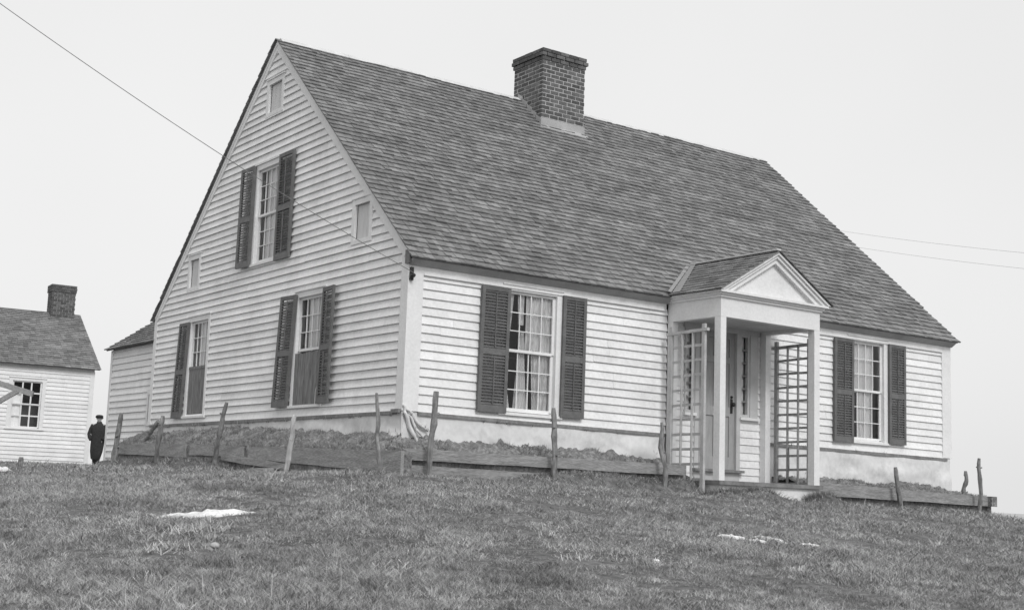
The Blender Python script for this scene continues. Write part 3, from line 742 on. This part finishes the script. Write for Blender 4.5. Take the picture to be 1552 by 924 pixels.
# ------------------------------------------------------------------ earth banked against the house, held by planks
def bank(inner, outer, zin, zout, name, n, seed):
    mb = MB(); rows = 9
    def fn(i, j):
        a = Vector(inner(i)); b = Vector(outer(i))
        if j < .78:
            t = j/.78; p = a.lerp(b, t); z = zin(i)+(zout(i)-zin(i))*t**1.3
            z += .06*nse(p.x*4, p.y*4, seed)*(1-.3*t)+.06*max(0, nse(p.x*1.6, p.y*1.6, seed+5))+.05*abs(nse(p.x*9, p.y*9, seed))*2-.03+.022*nse(p.x*24, p.y*24, seed)
            return (p.x, p.y, z)
        t = (j-.78)/.22; p = b+(b-a).normalized()*(.02*nse(a.x*7, a.y*7, t*3)); return (p.x, p.y, zout(i)-(.5*t)+.03*nse(p.x*11, p.y*11, seed)*(1-t))
    mb.grid(fn, n*2, 34); return tag(mb.build(name, M_EARTH, smooth=True), kind='structure')
def lerp_tab(tab):
    def f(t):
        for (a, b), (c, d) in zip(tab[:-1], tab[1:]):
            if t <= c: return b+(d-b)*max(0, (t-a))/(c-a)
        return tab[-1][1]
    return f
BO = .62
bank(lambda i: (-.0, 9.5-9.5*i, 0), lambda i: (-BO, 9.5-(9.5+BO)*i, 0), lerp_tab([(0, -.12), (.18, -.17), (.4, -.10), (.62, -.16), (.8, -.24), (1, -.32)]), lerp_tab([(0, -.40), (.6, -.42), (1, -.50)]), 'earth_bank', 150, 2)
bank(lambda i: (4.62*i, 0, 0), lambda i: (-BO+(4.62+BO)*i, -BO, 0), lerp_tab([(0, -.32), (.25, -.37), (.31, -.32), (.42, -.36), (.7, -.33), (1, -.46)]), lerp_tab([(0, -.50), (.9, -.48), (1, -.62)]), 'earth_bank', 90, 4)
bank(lambda i: (7.12+5.1*i, 0, 0), lambda i: (7.12+5.1*i, -BO, 0), lerp_tab([(0, -.56), (.35, -.55), (.5, -.60), (.7, -.52), (.86, -.6), (1, -.72)]), lerp_tab([(0, -.66), (.6, -.70), (1, -.8)]), 'earth_bank', 90, 6)

def plank(A, B, hA, hB, th, label, material, group='planks holding back the earth bank', nseg=8, wob=.008):
    """A,B = top edge ends; hA,hB = board height at the ends"""
    A = Vector(A); B = Vector(B); d = (B-A); nn = Vector((d.y, -d.x, 0)).normalized()*th; mb = MB()
    sd = random.random()*50
    rings = []
    for i in range(nseg+1):
        t = i/nseg; p = A.lerp(B, t); h = hA+(hB-hA)*t
        top = .012*nse(t*6, sd)*(1 if 0 < i < nseg else .3); bo = .014*nse(t*6, sd+9); ou = nn*(.25*nse(t*3, sd+5))
        rings.append([p+Vector((0, 0, top))+ou, p+nn+Vector((0, 0, top-.002))+ou, p+nn+Vector((0, 0, -h+bo))+ou, p+Vector((0, 0, -h+bo))+ou])
    b = 0; mb.v = [tuple(x) for r_ in rings for x in r_]
    for i in range(nseg):
        for j in range(4):
            k = (j+1) % 4; mb.f.append((i*4+j, i*4+k, (i+1)*4+k, (i+1)*4+j))
    mb.f.append((0, 3, 2, 1)); e = nseg*4; mb.f.append((e, e+1, e+2, e+3))
    return tag(mb.build('plank', material, origin=tuple(A)), label, 'plank', group)
plank((-.44, -.66, -.50), (4.55, -.66, -.49), .14, .16, .045, 'long grey plank edging the earth under the front left window, upper of two', M_PLANK, nseg=16)
plank((-.44, -.655, -.70), (3.3, -.655, -.74), .20, .2, .05, 'half buried lower plank along the front, below the long upper one', M_PLANK, nseg=14)
plank((7.15, -.66, -.62), (12.25, -.66, -.74), .22, .16, .045, 'long dark plank edging the earth at the right end of the house front', M_PLANK, nseg=16)
mb = MB(); mb.hexa([(12.0, -.78, -.90), (12.16, -.78, -.90), (12.16, .6, -.88), (12.0, .6, -.88), (12.0, -.78, -.72), (12.16, -.78, -.72), (12.16, .6, -.71), (12.0, .6, -.71)])
tag(mb.build('timber', M_EARTH, origin=(12.08, -.7, -.9)), 'dark squared timber with its end sticking out past the right corner', 'timber')
plank((-.66, -1.08, -.54), (-.66, 3.4, -.47), .30, .17, .045, 'long grey plank along the gable side with its end at the front corner', M_PLANK2, nseg=16)
plank((-.72, 2.0, -.72), (-.70, 4.3, -.58), .10, .10, .04, 'narrow tilted board lying below the gable bank between two stakes', M_PLANK2)
plank((-.66, 3.6, -.47), (-.66, 5.7, -.40), .16, .2, .04, 'weathered plank in the middle of the gable bank, half hidden by sods', M_PLANK2)
plank((-.66, 5.9, -.42), (-.66, 9.4, -.38), .22, .2, .045, 'dark plank at the rear end of the gable bank beside the ell', M_PLANK2)
mb = MB(); mb.hexa([(-.62, -1.06, -.92), (-.46, -1.02, -.92), (-.44, -.70, -.92), (-.62, -.68, -.92), (-.62, -1.06, -.52), (-.46, -1.02, -.56), (-.44, -.7, -.5), (-.62, -.68, -.48)])
tag(mb.build('timber', M_EARTH, origin=(-.54, -.9, -.9)), 'short dark upright block closing the gap between the planks at the house corner', 'timber')
mb = MB(); mb.hexa([(-.98, 2.15, -.92), (-.82, 2.08, -.92), (-.86, 2.62, -.92), (-1.0, 2.66, -.92), (-.97, 2.16, -.80), (-.83, 2.1, -.79), (-.86, 2.6, -.80), (-.98, 2.64, -.81)])
tag(mb.build('wood_block', M_PLANK2, origin=(-.9, 2.4, -.92)), 'short offcut of wood lying on the grass below the gable', 'wood block')

# ------------------------------------------------------------------ stakes
def stake(B, T, r0, r1, material, label, bend=.02, cut='flat', knots=2, cat='stake'):
    B = Vector(B); T = Vector(T); B0 = B-Vector((0, 0, .12)); n = 12; sd = random.random()*40
    pts = []; rad = []
    for i in range(n+1):
        t = i/n; p = B0.lerp(T, t); k = math.sin(math.pi*t)
        p += Vector((nse(t*3, sd), nse(t*3, sd+7), 0))*bend*2*k
        pts.append(p); rad.append((r0+(r1-r0)*t)*(1+.22*nse(t*7, sd+3)+(.2 if i in (4, 8) and knots else 0)))
    rad[-1] *= .75
    mb = MB(); mb.tube(pts, rad, 9, .18)
    if knots:
        for k in range(knots):
            i = random.choice((5, 7, 9, 10)); p = pts[i]; d = Vector((random.uniform(-1, 1), random.uniform(-1, 1), .5)).normalized()
            mb.tube([p, p+d*rad[i]*1.9], [rad[i]*.5, rad[i]*.35], 6)
    return tag(mb.build('wooden_stake', material, origin=tuple(B)), label, cat, 'rough stakes driven in round the house')
SY = -.80
stake((-.10, -.85, -.90), (-.03, -.85, .25), .036, .040, M_STAKE, 'straight stout grey stake just right of the house corner', .012, knots=1)
stake((1.97, -.85, -.86), (1.90, -.85, .17), .042, .034, M_STAKE, 'dark crooked stake in front of the front left window', .03, knots=3)
stake((3.98, -.85, -.88), (3.91, -.85, .10), .034, .032, M_STAKE, 'light grey slightly bent stake just left of the porch trellis', .03)
stake((9.38, -.85, -1.0), (9.21, -.85, -.32), .040, .036, M_STAKE, 'short leaning stake below the right front window', .01, knots=0)
stake((11.51, -.85, -1.04), (11.54, -.85, -.06), .036, .032, M_STAKE, 'tall thin stake at the far right end of the bank', .03, knots=3)
stake((12.05, -.22, -.85), (12.05, -.22, -.27), .040, .034, M_STAKE, 'gnarled short stake behind the tall one past the right corner', .03, knots=4)
stake((-.85, 8.89, -.85), (-.80, 8.76, .17), .060, .042, M_STAKE, 'thick dark stake at the left end of the gable bank beside the ell', .03, knots=3)
stake((-.60, 8.6, -.50), (-.45, 7.75, .02), .034, .040, M_STAKE, 'short stake leaning steeply on top of the bank by the ell', .02, knots=1)
stake((-.85, 6.70, -.90), (-.85, 6.51, .06), .042, .040, M_STAKE, 'brown stake below the rear gable window shutter', .03, knots=2)
stake((-.85, 4.28, -.86), (-.85, 3.86, .20), .036, .036, M_STAKE, 'leaning stake between the rear and front gable windows', .03, knots=2)
stake((-.85, 1.69, -.86), (-.85, 1.51, -.05), .036, .030, M_STAKEW, 'pale stripped stake below the boarded gable window', .035, knots=1)
stake((-.85, -.95, -.93), (-.85, -.73, .17), .032, .022, M_STAKE, 'thin wavy stake left of the house corner', .05, knots=2)
stake((6.98, -.5, -.80), (6.99, -.5, -.10), .018, .018, M_STAKE, 'thin short stick inside the foot of the dark trellis', .01, knots=0)
stake((-2.2, 10.1, -.93), (-2.2, 10.1, -.72), .05, .045, M_STAKE, 'tiny stump of a stake on the lawn far left', .0, knots=0)

# pole arm at the extreme left
root = empty('clothes_pole', (-3.62, 9.3, -1.0), 'weathered wooden pole arm with diagonal brace at the left edge', 'pole')
mb = MB(); mb.tube([(-2.95, 11.05, -1.15), (-2.95, 11.05, .2), (-2.95, 11.05, 1.1)], [.08, .075, .07], 8)
root.location = (-2.95, 11.05, -1.1)
mb.build('upright', M_STAKE, root)
mb = MB(); mb.beam((-3.0, 11.07, .82), (-1.97, 10.49, .50), .08, .11); mb.build('arm', M_PLANK2, root)
mb = MB(); mb.beam((-2.22, 10.62, .56), (-2.92, 11.02, .02), .07, .09); mb.build('brace', M_PLANK2, root)

# ------------------------------------------------------------------ wires
def wire(A, B, sag, r, label, name='wire', group=None):
    A = Vector(A); B = Vector(B); n = 40; mb = MB()
    mb.tube([A.lerp(B, i/n)-Vector((0, 0, sag*4*(i/n)*(1-i/n))) for i in range(n+1)], r, 5)
    return tag(mb.build(name, M_LATH, origin=tuple(A)), label, 'wire', group)
wire((-7.182, -.147, 4.99), (.0, -.10, 1.90), .14, .0048, 'thin service wire slanting down across the gable to the front corner of the house', 'service_wire')
wire((58.3, 46.2, 18.5), (44.4, 14.5, 9.8), .25, .0065, 'upper of the two faint wires in the sky behind the right roof slope', 'overhead_wire', 'faint wires behind the house')
wire((58.4, 46.3, 17.6), (44.5, 14.6, 9.1), .25, .0065, 'lower of the two faint wires in the sky behind the right roof slope', 'overhead_wire', 'faint wires behind the house')

# ------------------------------------------------------------------ snow remnants, stones
BLOCK = []    # ellipses without grass: (x,y,rx,ry,ang)
def snow(c, rx, ry, ang, label, h=.045, seed=0, group='last patches of snow on the lawn'):
    mb = MB(); n = 48; rings = 7; ca, sa = math.cos(ang), math.sin(ang)
    zc = ground_z(*c)
    def P(i, k):
        a = 2*math.pi*i/n; ed = 1+.30*nse(math.cos(a)*1.8+seed, math.sin(a)*1.8, seed)+.30*nse(math.cos(a)*5+seed, math.sin(a)*5, seed)+.2*nse(math.cos(a)*14+seed, math.sin(a)*14, seed)
        t = k/rings; x = rx*ed*t*math.cos(a); y = ry*ed*t*math.sin(a); X = c[0]+x*ca-y*sa; Y = c[1]+x*sa+y*ca
        z = ground_z(X, Y)+.4*h*(1-t**3)*(.8+1.2*nse(X*9, Y*9, seed))+.014-.03*t**6
        return (X, Y, z)
    mb.v.append((c[0], c[1], zc+h+.01))
    for k in range(1, rings+1):
        for i in range(n): mb.v.append(P(i, k))
    for i in range(n): mb.f.append((0, 1+i, 1+(i+1) % n))
    for k in range(rings-1):
        for i in range(n): mb.f.append((1+k*n+i, 1+(k+1)*n+i, 1+(k+1)*n+(i+1) % n, 1+k*n+(i+1) % n))
    BLOCK.append((c[0], c[1], rx*.80, ry*.80, ang))
    return tag(mb.build('snow_patch', M_SNOW, smooth=True, origin=(c[0], c[1], zc)), label, 'snow patch', group)
ra = math.atan2(-.558, .829)
snow((-4.62, -4.42), .45, .13, ra+.62, 'largest snow patch, long and narrow, on the lawn at left', .05, 1)
snow((-.05, -6.08), .15, .05, ra-.1, 'thin streak of snow at the left of the patches below the porch', .03, 2)
snow((.06, -6.30), .10, .035, ra-.2, 'small snow sliver nearest the camera below the porch', .03, 3)
snow((.33, -6.20), .20, .05, ra-.35, 'longest streak of snow in the cluster below the porch', .03, 4)
snow((.60, -6.46), .10, .03, ra-.1, 'rightmost small streak of snow below the porch', .025, 5)
snow((-2.28, -7.46), .045, .03, 0, 'tiny snow crumb alone in the middle of the foreground grass', .03, 6)
snow((-3.2, 7.9), .26, .2, 0, 'snow heap cut by the left edge of the photo', .13, 7)
def stone(c, r, label, seed, m_=M_STONE, group='pale bits in the turf'):
    mb = MB(); z = ground_z(*c); n = 10
    for i in range(6):
        for j in range(n):
            t = math.pi*i/5; a = 2*math.pi*j/n; rr = r*(1+.35*nse(math.cos(a)*2+seed, math.sin(a)*2+t, seed))
            mb.v.append((c[0]+rr*math.sin(t)*math.cos(a), c[1]+rr*math.sin(t)*math.sin(a)*.8, z+.6*r+rr*.6*math.cos(t)))
    for i in range(5):
        for j in range(n): mb.f.append((i*n+j, (i+1)*n+j, (i+1)*n+(j+1) % n, i*n+(j+1) % n))
    BLOCK.append((c[0], c[1], r*.8, r*.8, 0))
    return tag(mb.build('stone', m_, smooth=True, origin=(c[0], c[1], z)), label, 'stone', group)
stone((-5.29, -6.15), .038, 'round white stone in the grass below the long snow patch', 3)
stone((-5.0, 2.2), .10, 'low pale stone half sunk in the lawn below the gable', 5)

# ------------------------------------------------------------------ the man between the buildings
PX = Vector((4.50, 25.81, 0)); PZ = ground_z(PX.x, PX.y)
PR = Vector((.829, -.559, 0)).normalized(); PFv = Vector((-.559, -.829, 0)).normalized()
def PP(x, y, z): return PX+PR*x+PFv*y+Vector((0, 0, PZ+z))
man = empty('person', (PX.x, PX.y, PZ), 'man in a long dark coat and brimmed hat standing between the two buildings', 'person')
def skinned(name, joints, edges, rad, material, parent, sub=2, root_i=0):
    me = bpy.data.meshes.new(name); me.from_pydata([tuple(PP(*j)) for j in joints], edges, [])
    o = bpy.data.objects.new(name, me); COL.objects.link(o)
    md = o.modifiers.new('s', 'SKIN'); md.use_smooth_shade = True
    for i, v in enumerate(me.skin_vertices[0].data):
        v.radius = (rad[i], rad[i]) if not isinstance(rad[i], tuple) else rad[i]; v.use_root = (i == root_i)
    sm = o.modifiers.new('d', 'SUBSURF'); sm.levels = sub; sm.render_levels = sub
    dg = bpy.context.evaluated_depsgraph_get(); dg.update()
    em = bpy.data.meshes.new_from_object(o.evaluated_get(dg)); vs_ = [tuple(v.co) for v in em.vertices]; fs_ = [tuple(p.vertices) for p in em.polygons]
    bpy.data.objects.remove(o); mb = MB(); mb.v = vs_; mb.f = fs_
    return mb
J = [(0, 0, .86), (0, 0, 1.05), (.01, 0, 1.25), (.01, .01, 1.38), (.01, .02, 1.45), (.01, .03, 1.54), (.01, .03, 1.60),
     (-.17, 0, 1.33), (-.27, -.03, 1.08), (-.20, .06, .90), (-.16, .08, .86),
     (.19, 0, 1.33), (.28, -.03, 1.08), (.20, .06, .90), (.16, .08, .86),
     (-.08, 0, .80), (-.06, .02, .45), (-.05, .0, .09), (-.06, .13, .04),
     (.08, 0, .80), (.05, .06, .45), (.03, .02, .09), (.04, .15, .04)]
Ed = [(0, 1), (1, 2), (2, 3), (3, 4), (4, 5), (5, 6), (2, 7), (7, 8), (8, 9), (9, 10), (2, 11), (11, 12), (12, 13), (13, 14), (0, 15), (15, 16), (16, 17), (17, 18), (0, 19), (19, 20), (20, 21), (21, 22)]
Rd = [.13, .12, .14, .07, .055, .085, .06, .065, .048, .036, .03, .065, .048, .036, .03, .09, .062, .045, .035, .09, .062, .045, .035]
mb = skinned('body', J, Ed, Rd, M_SKIN, man)
mb.tube([PP(.01, .10, 1.56), PP(.01, .125, 1.535), PP(.01, .115, 1.52)], [.008, .014, .012], 6)          # nose
mb.tube([PP(-.02, .108, 1.495), PP(.04, .108, 1.495)], .006, 5)                                             # mouth
for s in (-1, 1):
    mb.tube([PP(.01+s*.032, .10, 1.56), PP(.01+s*.032, .113, 1.56)], [.012, .006], 6)
    mb.tube([PP(.01+s*.08, .03, 1.565), PP(.01+s*.092, .02, 1.53)], [.014, .01], 6)
    for k in range(4): mb.tube([PP(s*(.16-.012*k), .08, .86), PP(s*(.15-.014*k), .09, .81), PP(s*(.14-.014*k), .09, .775-.004*abs(k-1))], [.009, .008, .006], 6)
    mb.tube([PP(s*.14, .09, .87), PP(s*.11, .095, .83)], [.011, .008], 6)
mb.build('body', M_SKIN, man, smooth=True)
mb = MB()     # coat: rings (z, cx, half width, half depth)
Rg = [(.26, -.03, .125, .12), (.30, -.03, .15, .135), (.51, -.02, .195, .155), (.73, -.01, .21, .16), (.94, -.0, .21, .155), (1.13, .01, .22, .16), (1.28, .01, .225, .15), (1.36, .01, .17, .12), (1.41, .01, .09, .085), (1.46, .01, .075, .075)]
N = 28
for (z, cx, a, b) in Rg:
    for j in range(N):
        t = 2*math.pi*j/N; k = 1+.05*math.sin(t*5+z*2)*(1 if z < 1 else .3)
        mb.v.append(tuple(PP(cx+a*k*math.cos(t), b*k*math.sin(t), z)))
for i in range(len(Rg)-1):
    for j in range(N): mb.f.append((i*N+j, i*N+(j+1) % N, (i+1)*N+(j+1) % N, (i+1)*N+j))
for s in (-1, 1):
    mb.tube([PP(s*.17, 0, 1.35), PP(s*.24+.01, -.02, 1.22), PP(s*.285-.005, -.03, 1.05), PP(s*.25, .06, .95), PP(s*.19, .13, .88)], [.075, .08, .07, .062, .055], 12)
mb.build('coat', M_COAT, man, smooth=True)
mb = MB(); mb.tube([PP(-.06, .0, .7), PP(-.06, .02, .45), PP(-.05, 0, .1)], [.10, .085, .07], 12); mb.tube([PP(.07, .0, .7), PP(.05, .06, .45), PP(.03, .02, .1)], [.10, .085, .07], 12); mb.build('trousers', M_COAT, man, smooth=True)
mb = MB()
for x, y in ((-.055, .0), (.03, .02)): mb.tube([PP(x, y-.05, .05), PP(x, y+.05, .06), PP(x, y+.18, .04)], [.05, .055, .035], 10)
mb.build('boots', M_COAT, man, smooth=True)
mb = MB(); mb.tube([PP(.01, .05, 1.585), PP(.01, .05, 1.592), PP(.01, .04, 1.605), PP(.01, .03, 1.64), PP(.01, .03, 1.668), PP(.01, .03, 1.675)], [.115, .125, .115, .115, .08, .03], 18); mb.build('hat', M_COAT, man, smooth=True)

# ------------------------------------------------------------------ grass
def grass():
    rng = np.random.default_rng(5)
    def field(n, x0, x1, y0, y1, h0, h1, w0, dens=None):
        x = rng.uniform(x0, x1, n); y = rng.uniform(y0, y1, n); return x, y
    C2 = np.array([CAM.x, CAM.y]); f2 = np.array([fv.x, fv.y]); f2 /= np.linalg.norm(f2); r2 = np.array([f2[1], -f2[0]])
    parts = []
    for (d0, d1, n, hm, wd) in ((4.5, 9.5, 330000, .034, .0042), (9.5, 13.5, 260000, .034, .0055), (13.5, 19, 190000, .038, .0075), (19, 32, 90000, .045, .012)):
        d = np.sqrt(rng.uniform(d0**2, d1**2, n)); s = rng.uniform(-.48, .60, n)
        P = C2+d[:, None]*f2+(d*s)[:, None]*r2
        parts.append((P, np.full(n, hm), np.full(n, wd)))
    P = np.concatenate([p[0] for p in parts]); H = np.concatenate([p[1] for p in parts]); Wd = np.concatenate([p[2] for p in parts])
    keep = ~((P[:, 0] > -.64) & (P[:, 0] < 12.2) & (P[:, 1] > -.64) & (P[:, 1] < 12.2))
    for (cx, cy, rx, ry, a) in BLOCK:
        dx = P[:, 0]-cx; dy = P[:, 1]-cy; u = dx*math.cos(a)+dy*math.sin(a); v = -dx*math.sin(a)+dy*math.cos(a)
        keep &= ((u/rx)**2+(v/ry)**2) > 1
    # patchy density and height from a few octaves of value noise
    def vn(P, s, seed):
        g = np.random.default_rng(seed).random((128, 128)); q = P*s+1000; i = np.floor(q).astype(int); f = q-i; f = f*f*(3-2*f)
        a = g[i[:, 0] % 128, i[:, 1] % 128]; b = g[(i[:, 0]+1) % 128, i[:, 1] % 128]; c = g[i[:, 0] % 128, (i[:, 1]+1) % 128]; d = g[(i[:, 0]+1) % 128, (i[:, 1]+1) % 128]
        return (a*(1-f[:, 0])+b*f[:, 0])*(1-f[:, 1])+(c*(1-f[:, 0])+d*f[:, 0])*f[:, 1]
    A = vn(P, .5, 1)*.22+vn(P, 1.3, 2)*.28+vn(P, 4, 3)*.26+vn(P, 11, 4)*.24
    keep &= rng.random(len(P)) < np.clip((A-.24)*3.2, .12, 1)
    P, H, Wd, A = P[keep], H[keep], Wd[keep], A[keep]
    n = len(P)
    gz = np.array([ground_z(px, py) for px, py in P])
    H = H*np.clip((A-.2)*3.0, .25, 2.0)*rng.uniform(.35, 1.5, n)
    tall = rng.random(n) < .004; H[tall] *= 2.6
    az = rng.uniform(0, 2*np.pi, n); la = rng.uniform(0, 6.283, n); ln = rng.uniform(.4, 2.2, n)*H
    base = np.column_stack([P, gz-.006]); wv = np.column_stack([np.cos(az), np.sin(az), np.zeros(n)])*Wd[:, None]*.5
    lean = np.column_stack([np.cos(la), np.sin(la), np.zeros(n)])*ln[:, None]
    mid = base+lean*.35+np.column_stack([np.zeros((n, 2)), H*.6]); tip = base+lean+np.column_stack([np.zeros((n, 2)), H])
    V = np.empty((n, 5, 3)); V[:, 0] = base-wv; V[:, 1] = base+wv; V[:, 2] = mid+wv*.75; V[:, 3] = mid-wv*.75; V[:, 4] = tip
    me = bpy.data.meshes.new('grass'); me.vertices.add(n*5); me.vertices.foreach_set('co', V.reshape(-1).astype(np.float32))
    ofs = (np.arange(n)*5)[:, None]
    loops = np.concatenate([ofs+np.array([[0, 1, 2, 3]]), ofs+np.array([[3, 2, 4]])], axis=1).reshape(-1)
    me.loops.add(n*7); me.loops.foreach_set('vertex_index', loops.astype(np.int32))
    me.polygons.add(n*2); st = np.empty((n, 2), int); st[:, 0] = np.arange(n)*7; st[:, 1] = st[:, 0]+4
    me.polygons.foreach_set('loop_start', st.reshape(-1).astype(np.int32))
    me.update(calc_edges=True); me.validate()
    M = mat('grass_blades', .21, .44, 1.0, island=.30, fine=.36, fscale=8, rough=.7, spec=.25)
    me.materials.append(M); o = bpy.data.objects.new('grass', me); COL.objects.link(o); tag(o, kind='stuff')
    return n
print('grass blades', grass())

# withered tufts and sods on the banks
def tufts():
    rng = random.Random(4); mb = MB()
    def tuft(x, y, z, k, h):
        for _ in range(k):
            a = rng.uniform(0, 6.28); r_ = rng.uniform(0, .05); l = rng.uniform(.2, 1.0)*h; bx = x+r_*math.cos(a); by = y+r_*math.sin(a); c = rng.uniform(0, 6.28); wv = Vector((math.cos(c), math.sin(c), 0))*.004
            b = Vector((bx, by, z-.02)); t = Vector((bx+math.cos(a)*l, by+math.sin(a)*l, z+h*rng.uniform(.3, 1)))
            mb.poly([b-wv, b+wv, t])
    dg = bpy.context.evaluated_depsgraph_get(); dg.update()
    def top(x, y):
        hit, loc, *_ = scn.ray_cast(dg, Vector((x, y, -.0)), Vector((0, 0, -1)), distance=1.2)
        return loc.z if hit else None
    for _ in range(4200):
        if rng.random() < .5: x, y = rng.uniform(-.64, -.02), rng.uniform(-.6, 9.4)
        elif rng.random() < .5: x, y = rng.uniform(-.6, 4.6), rng.uniform(-.64, -.03)
        else: x, y = rng.uniform(7.1, 12.2), rng.uniform(-.64, -.03)
        if nse(x*1.5, y*1.5, 77) < -.1: continue
        z = top(x, y)
        if z is None: continue
        tuft(x, y, z, 7, .055)
    # taller growth against the porch foot and along the planks
    for _ in range(420):
        x = rng.choice((rng.uniform(4.9, 5.8), rng.uniform(6.6, 7.1), rng.uniform(4.4, 5.8))); y = -1.16-abs(rng.gauss(.10, .08)); tuft(x, y, ground_z(x, y), 12, .13)
    for _ in range(700):
        if rng.random() < .5: x, y = rng.uniform(-.5, 12.2), -.73-abs(rng.gauss(0, .05))
        else: x, y = -.74-abs(rng.gauss(0, .05)), rng.uniform(-1, 9.3)
        if 4.8 < x < 7.1: continue
        tuft(x, y, ground_z(x, y), 8, .08)
    M = mat('sod_grass', .13, .30, 3, island=.5, fine=.4, fscale=9)
    tag(mb.build('sod_tufts', M), kind='stuff')
tufts()
def dry_clumps():
    rng = random.Random(9); mb = MB()
    spots = [(-5.13, -5.33, .16), (-5.0, -5.15, .12), (-5.67, -6.12, .10), (-5.55, -6.0, .08), (-2.9, -7.3, .05), (.9, -6.9, .06), (-6.2, -7.2, .08), (-4.6, -7.4, .10), (-4.0, -6.9, .07), (-6.6, -5.6, .08), (-2.3, -6.2, .06), (-1.2, -7.9, .07), (1.8, -7.3, .06), (-3.9, -3.2, .08), (3.2, -6.0, .06)]
    for cx, cy, r_ in spots:
        for _ in range(int(900*r_)):
            x = rng.gauss(cx, r_); y = rng.gauss(cy, r_*.6); z = ground_z(x, y); a = rng.uniform(0, 6.28); c = rng.uniform(0, 6.28)
            l = rng.uniform(.02, .07); wv = Vector((math.cos(c), math.sin(c), 0))*.0035; b = Vector((x, y, z)); t = b+Vector((math.cos(a)*l, math.sin(a)*l, rng.uniform(.015, .06)))
            mb.poly([b-wv, b+wv, t+wv*.6, t-wv*.6])
    tag(mb.build('dry_grass', mat('bleached_straw', .42, .62, 5, island=.25)), kind='stuff')
dry_clumps()
